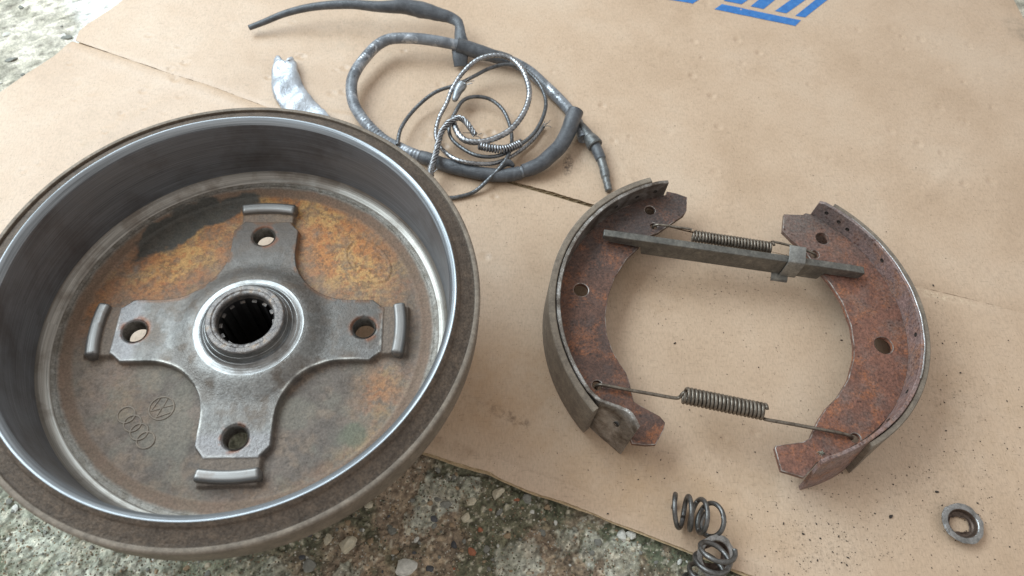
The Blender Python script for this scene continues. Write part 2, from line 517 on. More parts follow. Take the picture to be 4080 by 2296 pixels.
for _ in range(26):
    px = random.uniform(-330, -215); py = random.uniform(170, 380)
    if px > -232 + max(0, (py - 300) * 0.55): continue
    pebble(px, py, random.uniform(1.5, 4.0), random.choice(['grey', 'white', 'grey', 'tan']), 0.45, 0.3)

def gravel(count):
    base = [(0, 0, 0.8), (1, 0, 0), (0.3, 0.9, 0.1), (-0.8, 0.5, 0), (-0.7, -0.6, 0.1), (0.4, -0.9, 0), (0, 0, -0.5)]
    tri = [(0, 1, 2), (0, 2, 3), (0, 3, 4), (0, 4, 5), (0, 5, 1), (6, 2, 1), (6, 3, 2), (6, 4, 3), (6, 5, 4), (6, 1, 5)]
    vs, fs, cs = [], [], []
    pal = [srgb(150, 134, 110), srgb(178, 168, 148), srgb(120, 108, 90), srgb(200, 196, 184), srgb(96, 88, 76), srgb(100, 106, 84), srgb(150, 126, 104)]
    k = 0
    P = np.stack([rng.uniform(-165, 290, count * 3), rng.uniform(-138, -40, count * 3)], 1)
    P = P[(P[:, 1] < -0.36 * P[:, 0] - 15.5) & (np.hypot(P[:, 0], P[:, 1]) > 92)][:count]
    H = ground_height(P[:, 0], P[:, 1])
    for (px, py), h in zip(P, H):
        r = rng.uniform(0.25, 0.8); a = rng.uniform(0, 6.28); ca, sa = math.cos(a), math.sin(a); c = pal[rng.integers(len(pal))] * rng.uniform(0.8, 1.15)
        for bx, by, bz in base:
            j = rng.uniform(0.7, 1.2)
            vs.append((px + r * j * (bx * ca - by * sa), py + r * j * (bx * sa + by * ca), h + r * bz)); cs.append(c)
        fs += [[k + i for i in t] for t in tri]; k += len(base)
    return np.array(vs), fs, np.array(cs)
gv, gf, gc = gravel(7500)
gr = mesh_obj('gravel', gv, gf, m_ground, None, smooth=False, col=gc, mr=(np.zeros(len(gv)), np.full(len(gv), 0.85)))
stuff(gr, 'fine sandy gravel strewn over the concrete in front of the cardboard', 'gravel')

# ------------------------------------------------------------------ the cardboard
CREASE = np.array([(-262.0, 317.0), (-219.0, 300.1), (-196.2, 291.8), (-132.0, 267.8), (-96.0, 256.0), (-40.0, 232.5), (60, 200), (120, 180.5), (160.6, 166.5), (218.0, 148.4), (330, 117), (458.7, 86.1), (540.9, 65.2), (720, 16)])
BOTTOM = np.array([(-300, 90.0), (-225, 62.0), (-140, 35), (0, -14), (60, -36), (99.3, -50.2), (124.7, -58.0), (142.0, -62.5), (149.8, -66.6), (172.2, -75.3), (196.8, -82.5), (223.2, -93.0), (256.6, -105.0), (291.4, -118.5), (360, -143), (560, -215), (720, -272)])
DENTS = [(rng.uniform(-210, 620), rng.uniform(60, 400), rng.uniform(1.2, 3.4), rng.uniform(0.25, 0.7)) for _ in range(95)] + \
        [(rng.uniform(-215, 20), rng.uniform(120, 300), rng.uniform(1.4, 3.6), rng.uniform(0.2, 0.45)) for _ in range(40)] + \
        [(297, -38, 2.2, 0.8), (296, -52, 1.8, 0.7), (282, -47, 2.0, 0.6), (318, -34, 2.2, 0.7), (319, -110, 3, 0.8)] + \
        [(rng.uniform(60, 600), rng.uniform(150, 400), rng.uniform(1.6, 3.2), rng.uniform(0.7, 1.3)) for _ in range(40)] + [(rng.uniform(-215, -20), rng.uniform(130, 300), rng.uniform(1.6, 3.0), rng.uniform(0.5, 0.9)) for _ in range(24)]
DENTS = [d for d in DENTS if d[1] > -0.36 * d[0] + 8]

CREASES = [(-30, 236, 40, 226, 3, 0.7), (-90, 215, -40, 232, 5, 0.6), (150, 250, 175, 215, 2, 0.4), (240, 205, 262, 150, 2.2, 0.45), (300, 330, 420, 300, 9, 0.7), (420, 220, 520, 190, 8, 0.6), (460, 80, 560, 58, 3, -0.6), (300, -35, 420, -78, 3, 0.35),
           (110, -40, 122, 10, 1.2, 0.3), (380, -140, 372, -95, 1.5, 0.4), (470, 150, 560, 230, 6, 0.5), (-180, 180, -120, 240, 6, 0.5)]

def board_height(x, y):
    x = np.asarray(x, float); y = np.asarray(y, float)
    h = 1.8 * (fbm(x, y, 130, 3, 201) - 0.5) + 1.2 * (fbm(x, y, 40, 3, 207) - 0.5) + 0.12 * (fbm(x, y, 9, 2, 209) - 0.5)
    cy = np.interp(x, CREASE[:, 0], CREASE[:, 1]); d = (y - cy) * 0.95
    h = h - 1.1 * np.exp(-(d / 2.6) ** 2) * sstep(250, 430, x) - 0.7 * np.exp(-(d / 2.0) ** 2) * sstep(60, -40, x)
    h = h + 0.55 * np.exp(-((d + 9) / 5.0) ** 2) * sstep(120, 0, x)
    by = np.interp(x, BOTTOM[:, 0], BOTTOM[:, 1]); e = (y - by) * 0.94
    strip = sstep(139, 147, x) * sstep(420, 240, x)
    h = h + strip * (0.75 * np.exp(-((e - 10.5 + 3 * sstep(150, 300, x)) / 1.6) ** 2) - 0.9 * sstep(8, 0, e)) - 0.6 * sstep(5, 0, e)
    cr = np.abs((y + 33) * 0.93 + (x - 252) * 0.37 + 3 * (fbm(x, y, 60, 2, 211) - 0.5))          # faint fold running off to the right
    h = h + 0.35 * np.exp(-(cr / 1.5) ** 2) * sstep(225, 260, x) * sstep(420, 330, x)
    vl = np.abs(x - (143.5 + 0.12 * (y + 60)))
    h = h + 0.4 * np.exp(-(vl / 1.0) ** 2) * sstep(25, 0, e)
    for ax, ay, bx, by_, w, am in CREASES:
        L2 = (bx - ax) ** 2 + (by_ - ay) ** 2
        tt = np.clip(((x - ax) * (bx - ax) + (y - ay) * (by_ - ay)) / L2, 0, 1)
        dd = np.hypot(x - ax - tt * (bx - ax), y - ay - tt * (by_ - ay)) + 1.2 * (fbm(x, y, 20, 2, 219) - 0.5)
        h = h + am * np.exp(-(dd / w) ** 2) * np.sin(np.pi * np.clip(tt, 0.02, 0.98)) ** 0.5
    for cx, cy_, r, dep in DENTS:
        q = ((x - cx) ** 2 + (y - cy_) ** 2) / (r * r)
        near = q < 9
        if np.any(near):
            h = h + np.where(near, -dep * np.exp(-q) + 0.35 * dep * np.exp(-(np.sqrt(q) - 1.7) ** 2 * 5), 0)
    return h

def cardboard_material():
    k = NT('cardboard')
    f = k.noise(8, 7, 0.62)
    c = k.ramp(f, [(0.30, srgb(177, 150, 124)), (0.5, srgb(189, 163, 138)), (0.70, srgb(196, 173, 150))])
    fib = k.noise(950, 3, 0.6, co=k.stretch(1.0, 0.35, 1.0))
    c = k.mixc(c, k.ramp(fib, [(0.30, 0.86), (0.5, 1.0), (0.72, 1.09)]), 1.0, 'MULTIPLY')
    hair = k.noise(700, 2, 0.5, co=k.stretch(0.25, 1.4, 1.0))
    c = k.mixc(c, k.ramp(hair, [(0.60, 1.0), (0.70, 0.78)]), 0.7, 'MULTIPLY')
    spk = k.voro(430)
    c = k.mixc(c, srgb(96, 70, 46), k.math('MULTIPLY', k.ramp(spk, [(0.10, 1.0), (0.17, 0.0)]), k.ramp(k.noise(160, 2), [(0.52, 0.0), (0.62, 0.75)])))
    # oily finger marks and stains; brown near the drum also paints in its shade
    s = k.n.new('ShaderNodeSeparateXYZ'); k.l.new(k.co, s.inputs[0])
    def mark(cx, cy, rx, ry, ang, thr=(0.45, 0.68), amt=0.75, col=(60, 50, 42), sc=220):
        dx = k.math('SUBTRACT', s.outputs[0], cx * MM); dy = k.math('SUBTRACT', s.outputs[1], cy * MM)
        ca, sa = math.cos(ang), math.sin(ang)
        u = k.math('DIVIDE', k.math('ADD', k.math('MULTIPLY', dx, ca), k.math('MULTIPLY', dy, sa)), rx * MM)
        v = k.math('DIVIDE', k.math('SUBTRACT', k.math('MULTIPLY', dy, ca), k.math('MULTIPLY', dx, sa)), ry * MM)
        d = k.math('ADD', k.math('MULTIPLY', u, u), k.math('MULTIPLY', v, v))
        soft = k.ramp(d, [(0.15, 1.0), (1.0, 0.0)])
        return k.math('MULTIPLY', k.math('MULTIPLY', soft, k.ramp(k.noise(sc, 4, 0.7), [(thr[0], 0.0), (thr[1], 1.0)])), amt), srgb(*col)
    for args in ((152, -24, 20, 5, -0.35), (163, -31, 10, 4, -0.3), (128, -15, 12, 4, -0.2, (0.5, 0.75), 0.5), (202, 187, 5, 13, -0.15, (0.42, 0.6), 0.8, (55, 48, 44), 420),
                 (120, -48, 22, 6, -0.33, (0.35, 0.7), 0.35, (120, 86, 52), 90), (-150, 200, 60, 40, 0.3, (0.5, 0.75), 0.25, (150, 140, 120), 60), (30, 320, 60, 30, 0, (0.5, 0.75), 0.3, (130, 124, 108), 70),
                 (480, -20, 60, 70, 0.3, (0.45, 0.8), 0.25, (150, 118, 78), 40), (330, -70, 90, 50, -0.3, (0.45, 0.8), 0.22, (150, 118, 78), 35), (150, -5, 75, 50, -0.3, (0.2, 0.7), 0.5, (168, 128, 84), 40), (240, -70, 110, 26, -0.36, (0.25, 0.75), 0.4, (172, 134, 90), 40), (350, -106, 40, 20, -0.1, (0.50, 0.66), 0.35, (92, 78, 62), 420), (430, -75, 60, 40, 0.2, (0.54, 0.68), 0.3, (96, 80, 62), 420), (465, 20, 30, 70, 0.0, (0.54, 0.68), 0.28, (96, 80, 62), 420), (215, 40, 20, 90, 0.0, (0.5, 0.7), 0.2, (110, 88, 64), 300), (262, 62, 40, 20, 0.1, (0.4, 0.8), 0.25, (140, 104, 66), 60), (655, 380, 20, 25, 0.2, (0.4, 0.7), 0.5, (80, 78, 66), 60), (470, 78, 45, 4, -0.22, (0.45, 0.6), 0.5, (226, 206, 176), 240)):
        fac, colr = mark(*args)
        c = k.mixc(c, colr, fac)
    n = k.bump(k.noise(38, 3, 0.5), 0.6, 0.5)
    n = k.bump(k.noise(1200, 4, 0.6), 0.10, 0.8, n)
    r = k.math('ADD', 0.38, k.math('MULTIPLY', k.noise(60, 3), 0.12))
    return k.done(c, r, 0.0, n, 0.5, **{'Sheen Weight': 0.05, 'Sheen Roughness': 0.4})

m_board = cardboard_material()
m_flute = mottled('corrugated_core', [(0.3, srgb(176, 150, 116)), (0.7, srgb(212, 188, 152))], 300, 0.9, bumps=((1500, 0.2),))

def sheet(name, lo, hi, x0, x1, nu, nv, thick, parent, zoff=None, left=None):
    """a liner between two long edges; thickness is real, the edge slightly ragged"""
    u = np.linspace(0, 1, nu); v = np.linspace(0, 1, nv)
    U, V = np.meshgrid(u, v, indexing='ij')
    xl = x0 + (left(V) if left is not None else 0 * V)
    X = xl + (x1 - xl) * U
    ya = np.interp(X, lo[:, 0], lo[:, 1]); yb = np.interp(X, hi[:, 0], hi[:, 1])
    ya = ya + 0.55 * (fbm(X, 0 * X, 9, 3, 301) - 0.5) * 2 + 0.5 * (fbm(X, 0 * X, 2.5, 2, 303) - 0.5)
    Y = ya + (yb - ya) * V
    Z = board_height(X, Y) + (zoff(X, Y) if zoff is not None else 0)
    top = np.stack([X, Y, Z], -1).reshape(-1, 3); bot = top - np.array([0, 0, thick])
    f = grid_faces(nu, nv).tolist()
    n = nu * nv
    f += [[n + i for i in q[::-1]] for q in f]
    ring = [i * nv for i in range(nu)] + [(nu - 1) * nv + j for j in range(1, nv)] + [i * nv + nv - 1 for i in range(nu - 2, -1, -1)] + [j for j in range(nv - 2, 0, -1)]
    for a, b in zip(ring, ring[1:] + ring[:1]):
        f.append([b, a, a + n, b + n])
    return mesh_obj(name, np.vstack([top, bot]), f, m_board, parent, angle=50)

board = thing('cardboard_sheet', 'flattened brown corrugated cardboard box spread on the concrete under the parts', 'cardboard', (0, 0, 0))
gap = np.interp
crease_lo = CREASE.copy(); crease_lo[:, 1] -= [1.5, 1.2, 0.4, 0.2, 0.2, 0.2, 0.3, 1.4, 2.4, 2.8, 0.5, 0.15, 0.15, 0.15]
crease_hi = CREASE.copy(); crease_hi[:, 1] += [1.5, 1.2, 0.3, 0.1, 0.1, 0.1, 0.1, 0.2, 0.3, 0.4, 0.1, 0.1, 0.1, 0.1]
TOP = np.array([(-260, 520), (760, 520)])
lift = lambda X, Y: 1.3 * np.exp(-((X - 185) / 60) ** 2) * np.exp(-((Y - np.interp(X, CREASE[:, 0], CREASE[:, 1])) / 14) ** 2)
sheet('lower_panel', BOTTOM, crease_lo, -290, 720, 560, 240, 0.45, board, left=lambda V: np.interp(V, [0, 0.55, 0.70, 0.80, 0.90, 1.0], [0, 20, 38, 50, 63, 73]))
sheet('upper_panel', crease_hi, TOP, -215, 664, 520, 240, 0.45, board, zoff=lift, left=lambda V: np.interp(V, [0, 0.05, 0.10, 0.18, 1.0], [0, 0, 4, 14, 110]))
def under(name, lo, hi, x0, x1, left=None):
    u = np.linspace(0, 1, 420); U, V = np.meshgrid(u, np.linspace(0.0, 0.997, 8), indexing='ij')
    xl = x0 + (left(V) if left is not None else 0 * V); X = xl + (x1 - xl) * U
    ya = np.interp(X, lo[:, 0], lo[:, 1]) - 1.3 - 1.6 * (fbm(X, 0 * X, 14, 3, 331) - 0.5); yb = np.interp(X, hi[:, 0], hi[:, 1]); Y = ya + (yb - ya) * V
    top = np.stack([X, Y, 0 * X - 3.1], -1).reshape(-1, 3)
    return mesh_obj(name, top, grid_faces(420, 8), m_flute, board)
under('back_liner', BOTTOM, crease_lo, -288, 720, lambda V: np.interp(V, [0, 0.55, 0.70, 0.80, 0.90, 1.0], [0, 20, 38, 50, 63, 73]) + 1)
under('back_liner', crease_hi, TOP, -214, 664, lambda V: np.interp(V, [0, 0.05, 0.10, 0.18, 1.0], [0, 0, 4, 14, 110]))
def fluting(name, lo, x0, x1, depth, pitch=6.2):
    xs = np.arange(x0, x1, pitch / 10)
    ys = np.interp(xs, lo[:, 0], lo[:, 1]); dx = np.gradient(ys, xs)
    s = np.r_[0, np.cumsum(np.hypot(np.diff(xs), np.diff(ys)))]
    z = -1.8 + 1.15 * np.sin(2 * math.pi * s / pitch)
    nrm = np.stack([-dx, np.ones_like(dx)], 1); nrm /= np.linalg.norm(nrm, axis=1)[:, None]
    jag = 0.5 * (fbm(xs, 0 * xs, 4, 2, 311) - 0.3)
    a = np.stack([xs + nrm[:, 0] * jag, ys + nrm[:, 1] * jag, z + board_height(xs, ys + 0.5)], 1)
    b = a + np.c_[nrm * depth, np.zeros(len(xs))]
    v = np.stack([a, b], 1).reshape(-1, 3)
    o = mesh_obj(name, v, grid_faces(len(xs), 2), m_flute, board)
    md = o.modifiers.new('paper', 'SOLIDIFY'); md.thickness = 0.3 * MM
    return o
fluting('fluted_core', BOTTOM, 40, 400, 16)
fluting('fluted_core', crease_hi, 90, 260, 12)

# blue print at the top edge of the board
m_ink = mottled('blue_ink', [(0.3, srgb(36, 98, 162)), (0.6, srgb(50, 116, 182)), (0.72, srgb(84, 132, 180))], 160, 0.5, bumps=((1200, 0.05),), fine=0.14)
def ink_at(p, q, t): return (p[0] + (q[0] - p[0]) * t, p[1] + (q[1] - p[1]) * t)
INK = [
    [(350.2, 384.7), (426.5, 368.7), (433.8, 377.3), (358.8, 392.9)],
    [(361.1, 397.8), (378.3, 394.5), (401, 416), (384, 420)],
    [(386.8, 392.4), (399.3, 390.0), (430, 422), (417, 425)],
    [(410.2, 388.3), (421.1, 385.9), (463, 424), (452, 427)],
    [(429.4, 383.2), (438.7, 381.6), (486, 427.5), (477, 430)],
    [(290, 397.5), (328.2, 391.0), (331.4, 391.2), (352, 410), (308, 418)],
]
for poly in INK:
    vs, fs = [], []
    # subdivided so that the ink follows the board
    P = np.array(poly)
    quad = P if len(P) == 4 else np.array([P[0], (P[1] + P[2]) / 2, P[3], P[4]])
    U, V = np.meshgrid(np.linspace(0, 1, 14), np.linspace(0, 1, 14), indexing='ij')
    X = (1 - U) * (1 - V) * quad[0, 0] + U * (1 - V) * quad[1, 0] + U * V * quad[2, 0] + (1 - U) * V * quad[3, 0]
    Y = (1 - U) * (1 - V) * quad[0, 1] + U * (1 - V) * quad[1, 1] + U * V * quad[2, 1] + (1 - U) * V * quad[3, 1]
    Z = board_height(X, Y) + 0.3
    mesh_obj('printed_mark', np.stack([X, Y, Z], -1).reshape(-1, 3), grid_faces(14, 14), m_ink, board)

# ------------------------------------------------------------------ brake drum (stands on its hub snout, open side up)
BZ = 65.0                                     # height of the wheel-bolt face above the cardboard
drum = thing('brake_drum', 'large rusty brake drum lying open side up, overlapping cardboard and concrete', 'brake drum', (0, 0, 0))
ARM = math.radians(2.2)

def ring_metal(name, c1, c2, rough, metal=1.0, ring_scale=900, depth=0.05, blotch=None):
    k = NT(name)
    rc = k.radial()
    f = k.noise(ring_scale, 5, 0.7, co=rc)
    c = k.ramp(f, [(0.3, c1), (0.7, c2)])
    if blotch is not None:
        c = k.mixc(c, blotch[0], k.math('MULTIPLY', k.ramp(k.noise(blotch[1], 5, 0.65), [(blotch[2], 0.0), (blotch[3], 1.0)]), blotch[4]))
    n = k.bump(f, depth, 1.0)
    r = k.math('ADD', rough, k.math('MULTIPLY', k.math('SUBTRACT', k.noise(60, 4), 0.5), 0.16))
    return k.done(c, r, metal, n)

m_wall = ring_metal('worn_friction_face', srgb(102, 105, 110), srgb(146, 149, 154), 0.46, 0.6, 1300, 0.06, (srgb(78, 68, 62), 18, 0.45, 0.66, 0.6))
m_lip = ring_metal('bright_machined_lip', srgb(100, 103, 106), srgb(176, 180, 184), 0.42, 0.85, 900, 0.12)
m_fil = ring_metal('machined_corner', srgb(124, 119, 112), srgb(178, 173, 166), 0.46, 0.85, 1200, 0.10, (srgb(96, 82, 70), 40, 0.52, 0.66, 0.5))
m_cast = mottled('rusty_cast_iron', [(0.28, srgb(78, 67, 58)), (0.5, srgb(96, 83, 72)), (0.72, srgb(112, 96, 82))], 160, 0.66, 0.25, bumps=((520, 0.6), (1400, 0.3)), fine=0.45)
m_edge = mottled('worn_cast_edge', [(0.28, srgb(108, 97, 86)), (0.7, srgb(140, 127, 113))], 90, 0.66, 0.3, bumps=((520, 0.35), (1900, 0.2)), fine=0.25)

Z = lambda prof: [(r, zz + BZ) for r, zz in prof]
v, f = lathe(rounded(Z([(114.4, 2.0), (114.7, 8), (115.2, 20), (115.2, 33), (115.6, 44.6), (115.75, 45.4)]), 0.6), 360)
mesh_obj('friction_face', v, f[:, ::-1], m_wall, drum, angle=40)
v, f = lathe(rounded(Z([(115.74, 45.39), (116.0, 45.8), (117.2, 47.4), (118.6, 48.5), (119.3, 48.7), (119.6, 48.5)]), 0.5), 360)
mesh_obj('bright_lip', v, f[:, ::-1], m_lip, drum, angle=50)
v, f = lathe(rounded(Z([(119.59, 48.51), (121.3, 46.9), (121.9, 45.7), (124.5, 44.2), (127.6, 42.6), (129.2, 42.1), (129.35, 42.2)]), 0.5), 360)
mesh_obj('flange_groove', v, f[:, ::-1], m_cast, drum, angle=50)
v, f = lathe(rounded(Z([(129.34, 42.19), (129.45, 43.9), (131.4, 43.8), (132.4, 42.9), (132.1, 26.0), (131.2, 24.6), (122.5, 22.0), (121.5, 8), (120.5, -6), (117.5, -10), (78, -10.6)]), 0.5), 360)
mesh_obj('outer_shell', v, f[:, ::-1], m_edge, drum, angle=50)
v, f = lathe(rounded(Z([(54.0, -11.0), (50.0, -11.0), (40.0, -18.0), (33.0, -52.0), (31.0, -64.2), (29.0, -64.8), (17.0, -64.8), (16.2, -60)]), 1.0), 96)
# the outside of the face is pierced by the four bolt holes: leave the bolt circle open between two rings
mesh_obj('hub_snout', v, f[:, ::-1], m_cast, drum, angle=50)

# -- inner floor: one cast face with a four-armed spider, sampled finely
def spider_sdf(x, y):
    ca, sa = math.cos(-ARM), math.sin(-ARM)
    u = np.abs(x * ca - y * sa); w = np.abs(x * sa + y * ca)
    a = np.maximum(u, w); b = np.minimum(u, w)
    side = np.where(a < 54.5, 34.5 - np.hypot(a - 54.5, b - 54.5), b - 20.0)
    wob = 0.5 * (fbm(x, y, 10, 3, 401) - 0.5)
    d = np.maximum(np.maximum(side, a - 76.2), ((a - 69.5) * 6 + (b - 20.0) * 7) / 9.22)
    return d + wob, a, b

def hub_rise(r):
    return 4.6 * sstep(50, 30.5, r) ** 1.5 * 1.01

def floor_height(x, y):
    r = np.hypot(x, y)
    d, a, b = spider_sdf(x, y)
    base = -3.6 - 0.9 * sstep(99.5, 97.5, r) + 0.35 * np.exp(-((r - 98.2) / 0.8) ** 2)
    base = base + 0.9 * sstep(101, 106, r) + 0.5 * sstep(105.5, 109, r) + 0.25 * np.exp(-((r - 105.7) / 0.6) ** 2)
    neck = sstep(17.0, 15.0, b) * sstep(74, 75.5, a) * sstep(91.5, 90.0, a)
    base = np.maximum(base, base * (1 - neck) + neck * -0.9)
    arm = sstep(0.45, -0.45, d)
    top = hub_rise(r) - 0.35 * sstep(60, 74, a)
    rough = 0.35 * (fbm(x, y, 5, 4, 411) - 0.5) * sstep(108, 100, r)
    h = base * (1 - arm) + top * arm + rough * (1 - 0.8 * arm) + 0.22 * (fbm(x, y, 2, 3, 413) - 0.5) * sstep(108, 100, r) * (1 - 0.85 * arm)
    # raised cast oval with worn lettering, upper right quadrant
    ph = math.radians(42)
    ex = (x - 62) * math.cos(ph) + (y - 52) * math.sin(ph); ey = -(x - 62) * math.sin(ph) + (y - 52) * math.cos(ph)
    oval = np.abs(np.sqrt((ex / 11.0) ** 2 + (ey / 17.5) ** 2) - 1)
    h = h + 0.45 * sstep(0.085, 0.03, oval)
    inside = sstep(0.9, 0.75, np.sqrt((ex / 11.0) ** 2 + (ey / 17.5) ** 2))
    h = h + 0.4 * inside * sstep(0.56, 0.66, fbm(x * 1.0, y * 1.0, 4.2, 2, 417))
    return h

def floor_colour(x, y):
    r = np.hypot(x, y); th = np.degrees(np.arctan2(y, x))
    d, a, b = spider_sdf(x, y)
    n1 = fbm(x, y, 26, 5, 421); n2 = fbm(x, y, 7, 4, 423); n3 = fbm(x, y, 2.2, 3, 427)
    brown = mix(srgb(128, 114, 103), srgb(106, 96, 88), sstep(0.35, 0.65, n1))
    brown = mix(brown, srgb(140, 120, 102), sstep(0.45, 0.72, n2) * 0.5)
    brown = mix(brown, srgb(88, 78, 70), sstep(0.52, 0.68, fbm(x, y, 3.2, 4, 429, 0.7)) * 0.5)
    def zone(th0, wth, r0, wr):
        dth = (th - th0 + 180) % 360 - 180
        return np.exp(-(dth / wth) ** 2 - ((r - r0) / wr) ** 2)
    orange = 1.0 * zone(50, 36, 74, 30) + 0.95 * zone(138, 38, 72, 26) + 0.7 * zone(95, 30, 92, 9) + 0.62 * zone(-24, 11, 84, 11) + 0.55 * zone(80, 12, 92, 6) + 0.45 * zone(172, 10, 94, 7) + 0.12 * zone(-80, 30, 96, 6) + 0.18 * zone(215, 12, 75, 12) + 0.3 * zone(-40, 20, 96, 5)
    orange = np.clip(orange * 1.15, 0, 1) * sstep(0.22, 0.52, 0.5 * n2 + 0.25 * n1 + 0.25 * n3 + 0.10 * orange)
    oc = mix(srgb(166, 114, 70), srgb(176, 136, 86), sstep(0.4, 0.65, fbm(x, y, 12, 3, 431)))
    oc = mix(oc, srgb(158, 98, 60), sstep(0.5, 0.75, n3) * 0.6)
    oc = mix(oc, srgb(96, 74, 56), sstep(0.54, 0.66, fbm(x, y, 2.6, 4, 439, 0.7)) * 0.6)
    oc = mix(oc, srgb(122, 100, 80), sstep(0.45, 0.72, fbm(x, y, 6, 5, 433, 0.65)) * 0.65)
    brown = mix(brown, srgb(122, 116, 104), sstep(0.4, 0.6, fbm(x, y, 16, 5, 449)) * sstep(10, -40, y) * 0.6)
    c = mix(brown, oc, orange) * mix(np.array([0.92, 0.92, 0.92]), np.array([1.1, 1.1, 1.1]), orange)
    # outer ring of the floor: even brown, then mottled machined border
    c = mix(c, mix(srgb(130, 104, 86), srgb(112, 94, 78), n2), sstep(97, 99.5, r) * 0.8)
    border = sstep(103.6, 106.2, r + 2.0 * (n2 - 0.5))
    c = mix(c, mix(srgb(146, 140, 132), srgb(120, 112, 102), sstep(0.35, 0.7, 0.5 * n3 + 0.5 * n2)), border)
    # old grease caked on the far left of the floor
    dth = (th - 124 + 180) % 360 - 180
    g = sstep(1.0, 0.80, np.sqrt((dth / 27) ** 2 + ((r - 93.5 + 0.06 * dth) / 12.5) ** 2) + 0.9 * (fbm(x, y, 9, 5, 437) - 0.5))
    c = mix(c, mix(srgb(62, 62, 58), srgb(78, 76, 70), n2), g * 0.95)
    green = sstep(1.0, 0.5, np.hypot(x - 66, y + 62) / 9 + 0.8 * (n2 - 0.5))
    c = mix(c, srgb(104, 106, 88), green * 0.7)
    metal = 0.05 + 0.55 * border * (1 - g); rough = 0.74 - 0.26 * border - 0.2 * g
    # spider
    arm = sstep(0.2, -0.6, d)
    lower = sstep(30, -30, y - 0.35 * -x)                          # brighter towards the lower left arms, brown on the top arm
    st = mix(srgb(92, 88, 84), srgb(106, 102, 98), sstep(0.3, 0.7, 0.35 * n2 + 0.65 * n3))
    top_rust = sstep(34, 66, y + 8 * (n1 - 0.5)) * 0.75  + 0.3 * sstep(40, 60, x) * sstep(0.3, 0.7, n2)
    st = mix(st, srgb(92, 80, 71), np.clip(top_rust, 0, 1) * 0.8)
    st = mix(st, srgb(152, 150, 146), lower * (0.16 + 0.12 * sstep(0.3, 0.7, n3)) + 0.35 * sstep(50, 34, r) * lower)
    st = mix(st, srgb(88, 76, 66), np.clip(sstep(0.46, 0.66, n1) * 0.45 + sstep(0.52, 0.68, n2) * 0.35, 0, 1))
    st = mix(st, srgb(110, 78, 56), np.exp(-((d + 1.2) / 1.3) ** 2) * sstep(0.42, 0.6, n2) * sstep(-30, 20, y) * 0.7)
    streak = fbm(np.degrees(np.arctan2(y, x)) * 0.6, r * 4, 10, 4, 445)
    st = mix(st, srgb(84, 80, 78), sstep(0.5, 0.7, streak) * 0.22)
    rim = np.exp(-((d + 0.9) / 0.7) ** 2) * sstep(20, -10, y) * sstep(0.3, 0.65, n2)
    st = mix(st, srgb(206, 202, 194), rim * 0.7)
    ends = sstep(60, 66, a)
    st = mix(st, srgb(134, 130, 130), ends * lower * 0.6)
    hx = np.stack([np.abs(np.hypot(x - 65 * math.cos(ARM + k * math.pi / 2), y - 65 * math.sin(ARM + k * math.pi / 2)) - 7.6) for k in range(4)]).min(0)
    st = mix(st, srgb(120, 74, 48), np.exp(-(hx / 1.4) ** 2) * sstep(0.4, 0.6, n2) * 0.7)
    neckm = sstep(17.5, 16.0, b) * sstep(75, 76.5, a) * sstep(92, 90.5, a)
    c = mix(c, mix(srgb(104, 92, 82), srgb(122, 108, 96), n3), neckm * 0.8 * (1 - arm))
    c = mix(c, st, arm)
    metal = metal * (1 - arm) + arm * (0.62 - 0.35 * np.clip(top_rust, 0, 1)); rough = rough * (1 - arm) + arm * (0.47 + 0.16 * np.clip(top_rust, 0, 1) - 0.05 * lower)
    return c, metal, rough, d

nr, na = 176, 960
rr = np.linspace(31.0, 109.3, nr); tt = np.linspace(0, 2 * math.pi, na, endpoint=False)
R_, T_ = np.meshgrid(rr, tt, indexing='ij')
fx, fy = (R_ * np.cos(T_)).ravel(), (R_ * np.sin(T_)).ravel()
ff = grid_faces(nr, na, wrap_v=True)
HOLE_R = 6.7
BOLTS = [(65 * math.cos(math.radians(3.0) + k * math.pi / 2), 65 * math.sin(math.radians(3.0) + k * math.pi / 2)) for k in range(4)]
inside_any = np.zeros(len(fx), int) - 1
for k, (bx, by) in enumerate(BOLTS):
    inside_any[np.hypot(fx - bx, fy - by) < HOLE_R] = k
ff = ff[~np.all(inside_any[ff] >= 0, axis=1)]
for k, (bx, by) in enumerate(BOLTS):
    i = np.where(inside_any == k)[0]
    dx, dy = fx[i] - bx, fy[i] - by; q = np.hypot(dx, dy) + 1e-9
    fx[i] = bx + dx / q * HOLE_R; fy[i] = by + dy / q * HOLE_R
fz = floor_height(fx, fy)
hd = np.stack([np.hypot(fx - bx, fy - by) for bx, by in BOLTS]).min(0)
fz = fz - 0.9 * sstep(HOLE_R + 1.3, HOLE_R, hd)
fc, fm, fr, fd = floor_colour(fx, fy)
m_floor = painted_map('rusty_drum_floor', bumps=((500, 0.55), (1500, 0.3)), fine=0.36, fscale=800)
m_spider = painted_map('worn_spider_steel', bumps=((700, 0.28), (1700, 0.12)), fine=0.30, fscale=800)
is_arm = fd[ff].mean(1) < 0.4
def sub(name, faces, mat_=None):
    used = np.unique(faces); remap = np.full(len(fx), -1); remap[used] = np.arange(len(used))
    return mesh_obj(name, np.stack([fx[used], fy[used], fz[used] + BZ], 1), remap[faces], mat_ or m_floor, drum, col=fc[used], mr=(fm[used], fr[used]))
sub('floor', ff[~is_arm])
spider = sub('bolt_spider', ff[is_arm], m_spider)

# machined corner between floor and friction face
prof = [(108.6, -2.6), (108.8, -1.75), (109.8, -1.55), (111.2, -1.0), (112.4, -0.1), (113.4, 1.0), (114.0, 2.0), (114.42, 3.0)]
v, f = lathe(Z(prof), 360)
mesh_obj('machined_corner', v, f[:, ::-1], m_fil, drum)

